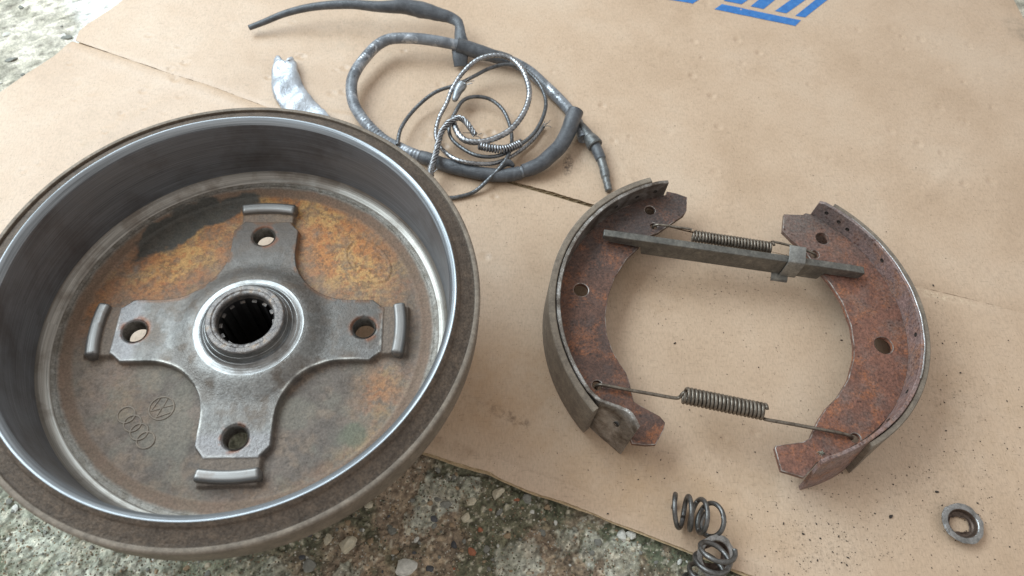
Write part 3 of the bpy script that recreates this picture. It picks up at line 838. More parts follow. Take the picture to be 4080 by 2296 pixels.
# threaded bolt holes
m_thread = mottled('dark_thread', [(0.3, srgb(70, 64, 58)), (0.7, srgb(120, 114, 106))], 300, 0.45, 0.7, bumps=((1500, 0.1),))
tp = [(6.72, -0.6)]
for k in range(8):
    tp += [(6.1, -1.3 - k * 1.25), (6.65, -1.9 - k * 1.25)]
v, f = lathe(tp, 40)
for bx, by in BOLTS:
    mesh_obj('bolt_hole_thread', v + np.array([bx, by, BZ]), f, m_thread, spider, angle=25, origin=(bx, by, BZ))

# hub: turned collar round the splined bore
m_hub = ring_metal('turned_hub', srgb(112, 111, 110), srgb(176, 175, 173), 0.36, 0.95, 1000, 0.12, (srgb(96, 88, 82), 120, 0.5, 0.66, 0.5))
m_collar = mottled('dull_collar', [(0.3, srgb(96, 92, 92)), (0.55, srgb(136, 130, 126)), (0.75, srgb(150, 130, 112))], 260, 0.5, 0.75, bumps=((700, 0.4), (2200, 0.15)))
v, f = lathe(rounded(Z([(31.8, 4.55), (30.2, 4.45), (28.6, 4.6), (27.4, 4.95), (27.2, 4.75), (26.2, 5.3), (25.0, 6.4), (24.8, 6.3), (23.8, 7.9), (23.0, 9.9), (22.8, 9.9), (22.2, 12.0), (21.9, 13.2)]), 0.5), 180)
mesh_obj('turned_hub', v, f[:, ::-1][:, ::-1] if False else f, m_hub, drum, angle=60)
cp = rounded(Z([(21.9, 13.1), (21.3, 14.0), (18.6, 14.3), (18.0, 13.8), (17.3, 13.9), (16.4, 13.6), (15.7, 12.6), (15.6, 9.0)]), 0.5)
v, f = lathe(cp, 180)
wob = (fbm(np.degrees(np.arctan2(v[:, 1], v[:, 0])), v[:, 2] * 0, 8, 3, 441) - 0.5)
band = (np.hypot(v[:, 0], v[:, 1]) < 18.7) & (v[:, 2] > BZ + 11)
v[band, 2] += 1.3 * wob[band]
col_o = mesh_obj('hub_collar', v, f, m_collar, drum, angle=60)
m_bore = mottled('shaded_black_bore', [(0.3, srgb(24, 23, 24)), (0.7, srgb(40, 38, 38))], 200, 0.6, 0.0, bumps=((900, 0.1),))  # near-black colour stands in for the shade deep in the bore
bv, bf = lathe(Z([(15.62, 9.02), (15.6, -60)]), 96)
mesh_obj('bore', bv, bf, m_bore, drum)
sp = []
for k in range(14):
    a = 2 * math.pi * (k + 0.3) / 14; ca, sa = math.cos(a), math.sin(a)
    sp.append(xform(box(13.9, 15.9, -1.35, 1.35, -60, 7.2), Matrix(((ca, -sa, 0, 0), (sa, ca, 0, 0), (0, 0, 1, BZ), (0, 0, 0, 1)))))
for vf in sp:
    o = mesh_obj('spline_tooth', vf[0], vf[1], m_bore, col_o, smooth=False)
    o.data.materials.append(m_collar)
    for pl in o.data.polygons:
        if pl.normal.z > 0.9: pl.material_index = 1                # worn tops made to look lit, flanks painted in shade

# polished lugs beyond each arm
m_lug = ring_metal('polished_lug', srgb(108, 104, 101), srgb(152, 149, 146), 0.46, 0.75, 700, 0.05, (srgb(104, 84, 70), 90, 0.55, 0.7, 0.5))
sec = rounded([(-3.6, -2.0), (-3.5, 4.4), (-2.2, 5.6), (2.2, 5.6), (3.5, 4.2), (3.6, -2.0)], 1.1, 3)
sec = np.array(sec)
for k in range(4):
    a_mid = ARM + k * math.pi / 2
    n_s = 40; vs = []
    for i in range(n_s):
        u = i / (n_s - 1) * 2 - 1
        a = a_mid + u * math.radians(11.4)
        shr = 1.0 - 0.5 * sstep(0.93, 1.0, abs(u)); sz = 1.0 - 0.45 * sstep(0.93, 1.0, abs(u))
        rad = 86.4 + sec[:, 0] * shr; zz = (sec[:, 1] + 2.0) * sz - 2.0
        vs.append(np.stack([rad * np.cos(a), rad * np.sin(a), zz + BZ - 3.0], 1))
    vs = np.vstack(vs); m_ = len(sec)
    fs = grid_faces(n_s, m_).tolist() + [list(range(m_)), [(n_s - 1) * m_ + q for q in range(m_)][::-1]]
    mesh_obj('lug', vs, [q[::-1] for q in fs], m_lug, drum, angle=50)

# cast maker's marks: four linked rings and a round monogram
m_mark = mottled('cast_mark', [(0.3, srgb(112, 101, 90)), (0.7, srgb(136, 122, 108))], 200, 0.66, 0.15, bumps=((1500, 0.12),))
def ringline(cx, cy, r, n=40):
    t = np.linspace(0, 2 * math.pi, n)
    X = cx + r * np.cos(t); Y = cy + r * np.sin(t)
    return np.stack([X, Y, floor_height(X, Y) + BZ - 0.05], 1)
cen = [(-58.5, -52.1), (-54.0, -56.8), (-49.4, -61.4), (-44.8, -66.0)]
v, f = join([tube(ringline(cx, cy, 4.6), 0.55, 8, cap=False) for cx, cy in cen])
mesh_obj('linked_rings_mark', v, f, m_mark, drum)
upv = np.array([0.70, 0.71]); rt = np.array([0.71, -0.70]); c0 = np.array([-40.7, -47.8])
def stroke(*pts):
    P = np.array([c0 + rt * p[0] * 6.6 + upv * p[1] * 6.6 for p in pts]); q = spline(np.c_[P, 0 * P[:, 0]], 0.6) if len(P) > 9 else np.vstack([np.linspace(np.r_[a_, 0], np.r_[b_, 0], 8) for a_, b_ in zip(P[:-1], P[1:])])
    q[:, 2] = floor_height(q[:, 0], q[:, 1]) + BZ - 0.02
    return tube(q, 0.42, 8)
parts = [tube(ringline(c0[0], c0[1], 6.6), 0.5, 8, cap=False), stroke((-0.42, 0.85), (-0.02, 0.12), (0.02, 0.12), (0.42, 0.85)),
         stroke((-0.85, 0.38), (-0.38, -0.78), (-0.02, -0.02), (0.02, -0.02), (0.38, -0.78), (0.85, 0.38))]
v, f = join(parts)
mesh_obj('round_monogram_mark', v, f, m_mark, drum)

# ------------------------------------------------------------------ brake shoes, strut and return springs
HT, WZ, WT = 40.0, 20.5, 3.4                  # shoe width, underside of the web, web thickness
m_rustL = rusted('dark_rusty_steel', srgb(100, 70, 57), srgb(142, 86, 52), srgb(50, 36, 30), srgb(76, 71, 70), 30, 0.56)
m_rustR = rusted('red_rusty_steel', srgb(124, 84, 69), srgb(150, 92, 58), srgb(66, 38, 30), srgb(116, 107, 102), 34, 0.52, grey_amt=1.0)
m_tableL = mottled('shoe_rim_dark', [(0.34, srgb(92, 82, 74)), (0.5, srgb(134, 127, 120)), (0.66, srgb(176, 172, 168))], 75, 0.34, 0.75, bumps=((500, 0.5), (1500, 0.15)))
m_tableR = rusted('shoe_rim_purple_rust', srgb(136, 110, 104), srgb(146, 102, 76), srgb(84, 56, 48), srgb(130, 122, 120), 30, 0.42)
m_lining = mottled('worn_lining', [(0.3, srgb(104, 93, 82)), (0.7, srgb(138, 125, 110))], 140, 0.8, 0.0, bumps=((1100, 0.25), (3000, 0.15)), fine=0.25)
m_bright = mottled('rubbed_bright_edge', [(0.3, srgb(150, 148, 146)), (0.7, srgb(212, 212, 212))], 200, 0.3, 0.95, bumps=((1200, 0.1),))

m_worn = mottled('worn_edge', [(0.35, srgb(86, 66, 56)), (0.5, srgb(128, 112, 104)), (0.65, srgb(176, 170, 164))], 140, 0.4, 0.6, bumps=((900, 0.2),))

def arc_wall(cx, cy, r_in, r_out, a0, a1, z0, z1, n=120, warp=None, ztop=None, bevel=0.5, zbot=None):
    """curved strip of rectangular section with softened edges; warp(angle_fraction, z) shifts it radially"""
    secs = []
    b = bevel
    prof = [(r_in, z0 + b), (r_in, z1 - b), (r_in + b, z1), (r_out - b, z1), (r_out, z1 - b), (r_out, z0 + b), (r_out - b, z0), (r_in + b, z0)]
    # extra rows so that a bent or torn end keeps its shape
    rows = []
    for (ra, za), (rb, zb) in zip(prof, prof[1:] + prof[:1]):
        k = 8 if abs(zb - za) > 5 else 1
        for i in range(k):
            rows.append((ra + (rb - ra) * i / k, za + (zb - za) * i / k))
    rows = np.array(rows); m = len(rows)
    for i in range(n):
        u = i / (n - 1); a = math.radians(a0 + (a1 - a0) * u)
        zt = ztop(u) if ztop else z1; zb = zbot(u) if zbot else z0
        zz = zb + (rows[:, 1] - z0) / (z1 - z0) * (zt - zb)
        rad = rows[:, 0] + (warp(u, zz) if warp else 0)
        secs.append(np.stack([cx + rad * math.cos(a), cy + rad * math.sin(a), zz], 1))
    v = np.vstack(secs)
    f = grid_faces(n, m, wrap_v=True).tolist() + [list(range(m)), [(n - 1) * m + q for q in range(m)][::-1]]
    return v, ([q[::-1] for q in f] if a1 > a0 else f)

# left shoe ---------------------------------------------------------------------------------
CL = (294.7, 36.2); RL = 116.6
shoeL = thing('brake_shoe', 'left curved brake shoe with dark rust, next to the drum', 'brake shoe', (CL[0] - 100, CL[1], 0), 'brake shoes')
oL = (CL[0] - 100, CL[1], 0)
def warpL(u, z):
    # the end of the rim is bent inwards at its upper edge
    a = 103.4 + (231.8 - 103.4) * u
    top = np.interp(a, [212, 216.6, 219.2, 222.3, 224.8, 227.3, 230.2, 231.8], [0, -1.6, -4.6, -8.0, -9.8, -9.8, -8.4, -7.6])
    bot = np.interp(a, [212, 219, 226, 231.8], [0, -0.8, -2.0, -1.8])
    return bot + (top - bot) * (np.asarray(z) / HT) ** 1.5
inner = [(272.3, 146.0), (279.4, 144.5), (287.3, 141.3), (285.4, 128.9), (282.7, 124.3), (272.4, 116.3), (261.7, 107.8), (250.8, 102.7), (247.5, 100.4), (246.6, 94.6), (236.6, 84.0), (227.2, 68.6), (221.5, 53.8), (218.5, 38.2), (218.6, 24.1), (221.5, 12.5),
         (225.0, 4.6), (229.3, -2.8), (231.2, -10.0), (231.8, -15.9), (232.9, -22.8), (237.1, -25.6), (248.6, -32.2), (251.5, -36.1), (250.4, -40.6), (244.0, -50.7), (238.0, -51.1), (229.4, -50.3)]
Rw = RL - 7.6
outer = [(CL[0] + (Rw - 6.4 * sstep(213, 224, a)) * math.cos(math.radians(a)), CL[1] + (Rw - 6.4 * sstep(213, 224, a)) * math.sin(math.radians(a))) for a in np.linspace(228, 102.5, 70)]
webL = plate('web', inner + outer, [(257.5, 127.6, 3.8), (202.8, 57.6, 5.0), (259.2, 113.5, 2.6), (209.8, -12.3, 3.2)], WZ + WT / 2, WT, m_rustL, shoeL, 0.55, oL, m_worn)
v, f = arc_wall(CL[0], CL[1], RL - 7.8, RL - 5.2, 103.4, 231.8, 0, HT, 200, warpL, lambda u: HT - 1.5 * sstep(0.985, 1.0, u) - 1.0 * sstep(0.03, 0.0, u) - 0.5 * math.sin(u * 90) * (u > 0.93), 0.4)
tabL = mesh_obj('rim_platform', v, f, m_tableL, shoeL, angle=40, origin=oL)
v, f = arc_wall(CL[0], CL[1], RL - 4.6, RL, 109.6, 218.4, 0.3, HT - 0.3, 140, None, None, 0.6)
mesh_obj('friction_lining', v, f, m_lining, shoeL, angle=40, origin=oL)
# dimples of the rivets on the inside and the hole in the bent end
def disc_on_arc(cx, cy, r, adeg, z, rad, mat_, parent, name, origin, tilt=0.0, inward=True):
    a = math.radians(adeg)
    prof = [(rad * 1.0, 0.0), (rad * 0.96, 0.28), (rad * 0.72, 0.32), (rad * 0.60, 0.05), (0.02, -0.05)]
    v, f = lathe(prof, 20)
    n = np.array([-math.cos(a), -math.sin(a), 0]) * (1 if inward else -1); t = np.array([-math.sin(a), math.cos(a), 0]); up = np.cross(n, t)
    Mx = np.stack([t, up, n], 1)
    v = v @ Mx.T + np.array([cx + r * math.cos(a), cy + r * math.sin(a), z])
    return mesh_obj(name, v, f, mat_, parent, angle=40, origin=origin)
m_dark = mottled('dark_recess', [(0.3, srgb(30, 26, 24)), (0.7, srgb(56, 48, 42))], 200, 0.7, 0.2)
for a in (108, 116, 126):
    disc_on_arc(CL[0], CL[1], RL - 7.85, a, 31, 1.6, m_dark, tabL, 'rivet', oL)
disc_on_arc(CL[0], CL[1], RL - 5.1 - 5.7, 225.0, 25, 2.0, m_dark, tabL, 'rivet', oL, inward=False)

# right shoe --------------------------------------------------------------------------------
CR = (325.9, 43.5); RR_ = 108.8
shoeR = thing('brake_shoe', 'right curved brake shoe with reddish rust and a bright rubbed outer edge', 'brake shoe', (CR[0] + 90, CR[1], 0), 'brake shoes')
oR = (CR[0] + 90, CR[1], 0)
def warpR(u, z):
    t = np.clip((0.17 - u) / 0.17, 0, 1); w = sstep(0.30, 0.08, u)
    return (4.0 * t ** 1.3) + (1 - np.asarray(z) / HT) * 7.0 * w
inner = [(376.6, 131.0), (374.0, 129.2), (359.7, 129.1), (355.4, 113.5), (361.3, 105.0), (369.2, 95.3), (375.8, 80.0), (382.0, 69.3), (387.0, 54.7), (388.9, 36.5), (387.2, 20.9), (384.9, 12.0), (377.4, -3.5), (367.5, -15.8), (357.6, -24.3), (351.5, -31.4),
         (346.6, -38.4), (343.1, -44.1), (338.1, -46.7), (319.9, -49.6), (319.0, -51.3), (319.9, -61.0), (320.4, -65.5), (334.0, -69.5)]
Rw = RR_ - 6.6
outer = [(CR[0] + (Rw + 3.6 * max(0, (-64 - a) / 20.0)) * math.cos(math.radians(a)), CR[1] + (Rw + 3.6 * max(0, (-64 - a) / 20.0)) * math.sin(math.radians(a))) for a in np.linspace(-80, 58, 60)]
slot = [(372.5 + 3.4 * math.cos(t), -43.5 + 3.0 * math.sin(t)) for t in np.linspace(0, -2 * math.pi, 20, endpoint=False)]
webR = plate('web', inner + outer, [(384.5, 108.2, 4.8), (375.8, 94.1, 3.2), (408.4, 22.1, 6.2), slot], WZ + WT / 2, WT, m_rustR, shoeR, 0.55, oR, m_worn)
v, f = arc_wall(CR[0], CR[1], RR_ - 6.9, RR_ - 4.4, -82.5, 57.8, 0, HT, 140, warpR, lambda u: HT - 2 * sstep(0.02, 0.0, u) - 1.5 * sstep(0.985, 1.0, u), 0.45)
tabR = mesh_obj('rim_platform', v, f, m_tableR, shoeR, angle=40, origin=oR)
v, f = arc_wall(CR[0], CR[1], RR_ - 3.8, RR_ - 0.2, -64.0, 52.4, 0.3, HT - 1.0, 130, lambda u, z: (1 - np.asarray(z) / HT) * 7.0 * sstep(0.30, 0.08, (18.5 + 116.4 * u) / 140.3), None, 0.6)
mesh_obj('friction_lining', v, f, m_lining, shoeR, angle=40, origin=oR)
v, f = arc_wall(CR[0], CR[1], RR_ - 5.3, RR_ - 4.35, -30, 44, HT - 0.6, HT + 0.1, 90, lambda u, z: 0.12 * np.sin(40 * u) + 0 * z, None, 0.12)
mesh_obj('rubbed_edge', v, f, m_bright, shoeR, angle=40, origin=oR)
for a, zz in ((53, 33), (47, 32), (42.5, 31), (24, 33), (-10, 34), (-35, 33), (-50, 33)):
    disc_on_arc(CR[0], CR[1], RR_ - 6.95, a, zz, 1.5, m_dark, tabR, 'rivet', oR)
for a in (-70, -76):
    disc_on_arc(CR[0], CR[1], RR_ - 4.3 + 1.8, a, 22, 1.0, m_bright, tabR, 'rivet', oR, inward=False)
# blind pin bushing beside the strut, and the pin head seen in the hold-down hole
m_pin = mottled('dull_steel', [(0.3, srgb(96, 92, 86)), (0.7, srgb(150, 146, 138))], 300, 0.42, 0.8, bumps=((1500, 0.1),))

# strut --------------------------------------------------------------------------------------
m_clip = mottled('worn_clip_steel', [(0.3, srgb(122, 122, 120)), (0.7, srgb(156, 155, 150))], 120, 0.42, 0.6, bumps=((900, 0.2),), fine=0.25)
m_bar = mottled('blackened_bar', [(0.3, srgb(88, 86, 82)), (0.55, srgb(112, 109, 103)), (0.75, srgb(140, 135, 126))], 120, 0.5, 0.6, bumps=((900, 0.2), (2600, 0.1)), fine=0.25)
strut = thing('strut_bar', 'flat dark steel strut bar lying across the upper ends of both shoes', 'strut', (311, 87, 25))
A, B = np.array([219.5, 99.4]), np.array([404.2, 75.9])
ux = (B - A) / np.linalg.norm(B - A); uy = np.array([-ux[1], ux[0]]); Lb = np.linalg.norm(B - A)
# bar standing on edge with stepped, notched ends: side outline (along, height), extruded through its 4.4 mm thickness
side = [(0, 29.5), (0, 33.8), (10, 34.0), (Lb - 10, 34.0), (Lb - 0.8, 33.4), (Lb, 32.5), (Lb - 2, 25.4), (Lb - 26, 25.4), (Lb - 28, 17.4), (30, 17.4), (28, 25.4), (6, 26.6)]
t2 = 2.8
vs = []
for s_, off in ((-1, t2), (1, t2)):
    for a_, h_ in side:
        p = A + ux * a_ + uy * off * s_; vs.append((p[0], p[1], h_))
ns = len(side)
fs = [list(range(ns)), [ns + i for i in range(ns)][::-1]] + [[i, ns + i, ns + (i + 1) % ns, (i + 1) % ns] for i in range(ns)]
bar = mesh_obj('bar', vs, [q[::-1] for q in fs], m_bar, strut, smooth=False, origin=(311, 87, 25))
md = bar.modifiers.new('bevel', 'BEVEL'); md.width = 0.7 * MM; md.segments = 2; md.limit_method = 'ANGLE'
# spring clip folded over the bar
pc = A + ux * ((np.array([356.5, 84.0]) - A) @ ux)
def clip_pt(al, off, h): q = pc + ux * al + uy * off; return (q[0], q[1], h)
path = [(-3.7, 17.2), (-3.8, 25.0), (-3.8, 33.0), (-3.3, 35.4), (-1.5, 36.6), (3.0, 38.2), (7.6, 39.6)]
vs = []
for off, h in path:
    for al in (-7.3, 4.4):
        vs.append(clip_pt(al, off, h))
def sheetmetal(name, vs, nu, mat_):
    o = mesh_obj(name, vs, grid_faces(nu, 2), mat_, strut, angle=40, origin=(311, 87, 25))
    md = o.modifiers.new('sheet', 'SOLIDIFY'); md.thickness = 0.8 * MM; md.offset = 0
    mb = o.modifiers.new('bevel', 'BEVEL'); mb.width = 0.2 * MM; mb.segments = 2
    return o
sheetmetal('spring_clip', vs, len(path), m_clip)
vs = []
for off, h in [(1.5, 17.6), (-3.2, 17.4), (-6.2, 16.2), (-7.4, 14.6)]:
    for al in (-12.6, -0.6):
        vs.append(clip_pt(al, off, h))
sheetmetal('clip_tab', vs, 4, m_bar)

# return springs ------------------------------------------------------------------------------
m_spring = mottled('brown_spring_wire', [(0.3, srgb(92, 82, 72)), (0.7, srgb(148, 138, 126))], 260, 0.42, 0.75, bumps=((1500, 0.1),))
upper = thing('return_spring', 'upper tight tension spring running beside the steel strut bar', 'spring', (314, 101, 24), 'return springs')
a, b = np.array([285.8, 104.2, 26.5]), np.array([343.4, 96.2, 26.5])
v, f = tube(helix(a, b, 3.7, 25, 24), 0.95, 8)
mesh_obj('coil', v, f, m_spring, upper, origin=(314, 101, 24))
v, f = tube(spline([(285.8, 109.3, 26.8), (283.6, 109.8, 27.2), (274, 111.0, 27.2), (264.5, 112.4, 27.0), (260.4, 113.0, 26.0), (258.6, 113.2, 23.0), (259.6, 112.6, 19.5)], 0.7), 0.95, 10)
mesh_obj('hook', v, f, m_spring, upper, origin=(314, 101, 24))
v, f = tube(spline([(343.4, 101.2, 27.0), (346, 101.2, 27.2), (356, 98.6, 27.4), (366, 95.6, 27.4), (373, 93.6, 26.2), (376.4, 93.0, 23.4), (376.0, 93.6, 19.5)], 0.7), 0.95, 10)
mesh_obj('hook', v, f, m_spring, upper, origin=(314, 101, 24))
lower = thing('return_spring', 'lower tension spring with long straight wire ends between the two shoes', 'spring', (290, -24, 27), 'return springs')
a, b = np.array([264.2, -18.9, 27.0]), np.array([315.2, -28.8, 27.0])
v, f = tube(helix(a, b, 4.7, 21, 26), 1.15, 8)
mesh_obj('coil', v, f, m_spring, lower, origin=(290, -24, 27))
v, f = tube(spline([(264.2, -18.6, 31.6), (262.6, -19.4, 30.4), (261.4, -20.6, 27.6), (258.5, -20.9, 26.8), (245, -18.8, 26.8), (228, -16.0, 26.8), (214.5, -13.7, 26.9), (211.0, -13.0, 26.0), (209.2, -12.8, 23.2), (210.0, -12.6, 19.6)], 0.7), 1.15, 10)
mesh_obj('hook', v, f, m_spring, lower, origin=(290, -24, 27))
v, f = tube(spline([(315.2, -32.6, 24.6), (317.0, -33.6, 25.6), (330, -36.0, 26.4), (350, -39.6, 26.8), (364, -42.1, 26.6), (369, -43.2, 25.4), (370.6, -43.5, 22.6), (370.0, -43.3, 19.4)], 0.7), 1.15, 10)
mesh_obj('hook', v, f, m_spring, lower, origin=(290, -24, 27))

# ------------------------------------------------------------------ hand-brake cable: sheath, torn jacket, inner wire
m_sheath = NT('grey_cable_sheath')
_k = m_sheath
_f = _k.noise(120, 5, 0.6)
_c = _k.ramp(_f, [(0.3, srgb(78, 81, 86)), (0.7, srgb(132, 135, 140))])
_p = _k.ramp(_k.noise(75, 6, 0.7, dist=0.5), [(0.52, 0.0), (0.60, 1.0)])                 # ragged silvery metallic patches
_c = _k.mixc(_c, srgb(176, 179, 184), _p)
_c = _k.mixc(_c, srgb(52, 52, 54), _k.ramp(_k.noise(140, 6, 0.75), [(0.60, 0.0), (0.66, 0.8)]))
m_sheath = _k.done(_c, _k.math('ADD', 0.24, _k.math('MULTIPLY', _f, 0.2)), _k.math('MULTIPLY', _p, 0.8), _k.bump(_k.noise(400, 5), 0.4, 1.0), 0.5)
m_rubber = mottled('dark_plastic_jacket', [(0.3, srgb(60, 62, 66)), (0.7, srgb(96, 98, 102))], 120, 0.36, 0.0, bumps=((500, 0.3), (2000, 0.1)), fine=0.15)
m_wire = mottled('steel_wire', [(0.3, srgb(116, 116, 118)), (0.7, srgb(182, 182, 184))], 180, 0.28, 0.9, bumps=((1800, 0.05),), fine=0.2)
m_wired = mottled('dark_steel_wire', [(0.3, srgb(78, 79, 81)), (0.7, srgb(122, 123, 125))], 180, 0.36, 0.8, bumps=((1800, 0.05),), fine=0.2)

cable = thing('brake_cable', 'grey brake cable sheath lying in a loop behind the drum, its jacket torn', 'cable', (110, 240, 0))
oC = (110, 240, 0)
CON = [(214.7, 209.0, 7.0), (210.5, 228.4, 5.5), (201.5, 246.4, 5.0), (185.2, 268.2, 5.0), (171.1, 283.9, 6.0), (155.2, 292.7, 8.0), (137.9, 296.3, 10.0), (116.3, 300.5, 13.0), (104.8, 301.9, 15.0), (87.9, 301.8, 18.0), (71.1, 302.0, 19.0), (52.9, 301.2, 18.0), (42.2, 294.4, 17.0), (33.7, 281.0, 16.0), (27.0, 266.1, 15.0), (24.3, 251.8, 14.0), (26.5, 235.5, 12.0), (32.2, 223.3, 10.0), (42.6, 209.9, 8.0), (55.2, 198.6, 6.0), (66.0, 193.3, 5.0), (78.2, 187.2, 5.0), (94.1, 181.4, 5.0), (107.3, 176.3, 5.0), (120.4, 172.9, 5.0), (134.7, 170.3, 5.0), (147.7, 169.4, 5.0), (159.3, 170.9, 6.0), (169.6, 173.9, 8.0)]
q = spline(CON, 0.7)
s = np.linspace(0, 1, len(q)); L_ = len(q) * 0.7
arc = np.arange(len(q)) * 0.7
rib = np.clip(0.5 + 0.5 * np.sin(2 * math.pi * arc / 2.8), 0, 1) ** 2
ribby = np.clip(fbm(arc, 0 * arc, 45, 2, 501) * 2.2 - 0.75, 0, 1)
rad = 4.7 + 0.25 * (fbm(arc, 0 * arc, 14, 3, 503) - 0.5) - 0.34 * rib * ribby
v, f = tube(q, rad, 20)
mesh_obj('sheath', v, f, m_sheath, cable, origin=oC)
# darker jacket still on the lower run, with a lifted tear
i0, i1 = int(len(q) * 0.805), int(len(q) * 0.985)
qq = q[i0:i1]; aa = np.arange(len(qq)) * 0.7
v, f = tube(qq, 5.35 + 0.5 * (fbm(aa, 0 * aa, 8, 3, 507) - 0.5) - 0.5 * sstep(6, 0, aa), 20)
mesh_obj('jacket', v, f, m_rubber, cable, origin=oC)
# jacket still on the upper run beside the torn flap
j0 = int(np.argmin(np.hypot(q[:, 0] - 158, q[:, 1] - 291))); j1 = int(np.argmin(np.hypot(q[:, 0] - 108, q[:, 1] - 301.5)))
qq = q[j0:j1]; aa = np.arange(len(qq)) * 0.7
v, f = tube(qq, 5.2 + 1.5 * sstep(0, aa[-1], aa) + 0.6 * (fbm(aa, 0 * aa, 7, 3, 509) - 0.5) - 0.9 * sstep(7, 0, aa), 20)
mesh_obj('jacket', v, f, m_rubber, cable, origin=oC)
def ribbon(path, half, axis, mat_, name, curl=0.0, thick=0.9, parent=None, origin=(0, 0, 0), jag=0.0, seed=1, nseg=12):
    """torn strip of jacket: a trough-shaped strip of real thickness along a path"""
    q = spline(path, 1.0); m = len(q)
    t, n, b = frames(q)
    ax = np.asarray(axis, float)
    if ax.ndim == 1: ax = np.broadcast_to(ax, (m, 3))
    else: ax = np.stack([np.interp(np.linspace(0, 1, m), np.linspace(0, 1, len(ax)), ax[:, k]) for k in range(3)], 1)
    side = ax - t * (ax * t).sum(1)[:, None]; side /= np.linalg.norm(side, axis=1)[:, None]
    nor = np.cross(t, side)
    half = np.interp(np.linspace(0, 1, m), np.linspace(0, 1, len(half)), half) if hasattr(half, '__len__') else np.full(m, half)
    curl = np.interp(np.linspace(0, 1, m), np.linspace(0, 1, len(curl)), curl) if hasattr(curl, '__len__') else np.full(m, curl)
    u = np.linspace(-1, 1, nseg)
    vs = []
    arc = np.arange(m)
    for i in range(m):
        j1 = 1 + jag * (fbm(np.array([arc[i]]), np.array([0.0]), 5, 3, seed)[0] - 0.5) * 2
        j2 = 1 + jag * (fbm(np.array([arc[i]]), np.array([50.0]), 5, 3, seed + 9)[0] - 0.5) * 2
        w = np.where(u < 0, u * j1, u * j2) * half[i]
        k = curl[i]
        if k > 1e-3:
            Rc = half[i] / k; an = w / Rc
            p = q[i] + side[i] * (Rc * np.sin(an))[:, None] + nor[i] * (Rc * (np.cos(an) - 1))[:, None]
        else:
            p = q[i] + side[i] * w[:, None]
        vs.append(p)
    o = mesh_obj(name, np.vstack(vs), grid_faces(m, nseg), mat_, parent, origin=origin)
    md = o.modifiers.new('sheet', 'SOLIDIFY'); md.thickness = thick * MM; md.offset = 0
    return o
ribbon([(-71.9, 317.7, 7.0), (-57.5, 322.3, 11.0), (-42.1, 328.2, 15.0), (-23.6, 332.3, 19.0), (-3.6, 334.5, 22.0), (16.5, 334.7, 24.0), (36.4, 333.6, 24.0), (50.6, 334.0, 24.0), (64.5, 336.0, 23.0), (79.0, 334.6, 22.0), (93.5, 332.2, 20.0), (103, 330.6, 18.5), (108.5, 326, 18.0), (110.3, 315.1, 16.0), (111.5, 306, 14.5)],
       [4.6, 5.4, 6.0, 6.4, 6.8, 6.8, 7.6, 8.8, 9.4, 6.4, 4.2, 6.5], [(0, 0.6, 0.8), (0, 0.6, 0.8), (0, 0.7, 0.7), (0.2, 0.6, 0.7), (0.75, 0.45, 0.45), (0.95, 0.1, 0.2)], m_rubber, 'torn_jacket', [2.4, 2.4, 2.2, 2.0, 1.8, 1.4, 1.0, 0.7], 0.9, cable, oC, 0.10, 511)
ribbon([(110.5, 308, 15.0), (111.0, 300, 13.5), (111.5, 293, 10.0), (112.4, 287.0, 4.5)], [6.5, 7.2, 6.6, 5.6], (1, 0.15, 0.1), m_rubber, 'torn_flap', 0.5, 0.9, cable, oC, 0.08, 517)
ribbon([(113.0, 302.5, 16.0), (121.0, 298.6, 16.2), (130.0, 296.4, 14.4), (139.5, 294.6, 11.0)], [7.5, 7.5, 6.0, 3.0], (0.25, 0.8, 0.3), m_rubber, 'torn_flap', 1.4, 0.9, cable, oC, 0.12, 523)
ribbon([(104, 177.5, 10.2), (110, 175.5, 10.4), (116, 173.6, 10.0)], [0.8, 4.0, 0.8], (0.3, 0.9, 0.0), m_rubber, 'torn_flap', 1.0, 0.7, cable, oC, 0.05, 529)
ribbon([(146, 171.5, 9.6), (150, 174.5, 11.2), (154, 176.8, 11.0), (158, 176.0, 8.6)], [1.2, 3.4, 3.6, 1.2], (0.2, 0.6, 0.8), m_rubber, 'torn_flap', 1.2, 0.7, cable, oC, 0.1, 531)
# thick rubber sleeve over the end of the run
SLE = [(164.5, 172.8, 7.5), (169.6, 174.4, 8.0), (178.8, 179.4, 9.0), (186.7, 187.5, 10.0), (194.9, 197.3, 11.0), (201.2, 210.7, 12.0), (204.8, 221.6, 14.0), (207.9, 230.3, 16.0)]
q = spline(SLE, 0.8); r_ = np.interp(np.linspace(0, 1, len(q)), [0, 0.1, 0.5, 1], [5.2, 5.8, 6.2, 6.6])
v1, f1 = tube(q, r_, 24, cap=False)
v2, f2 = tube(q, r_ - 1.4, 24, cap=False)
m_ = len(q); e = [[(m_ - 1) * 24 + i, (m_ - 1) * 24 + (i + 1) % 24, len(v1) + (m_ - 1) * 24 + (i + 1) % 24, len(v1) + (m_ - 1) * 24 + i] for i in range(24)]
e += [[i, len(v1) + i, len(v1) + (i + 1) % 24, (i + 1) % 24] for i in range(24)]
vv, fv = join([(v1, f1), (v2, [g[::-1] for g in f2])])
mesh_obj('rubber_sleeve', vv, fv + e, m_rubber, cable, origin=oC)
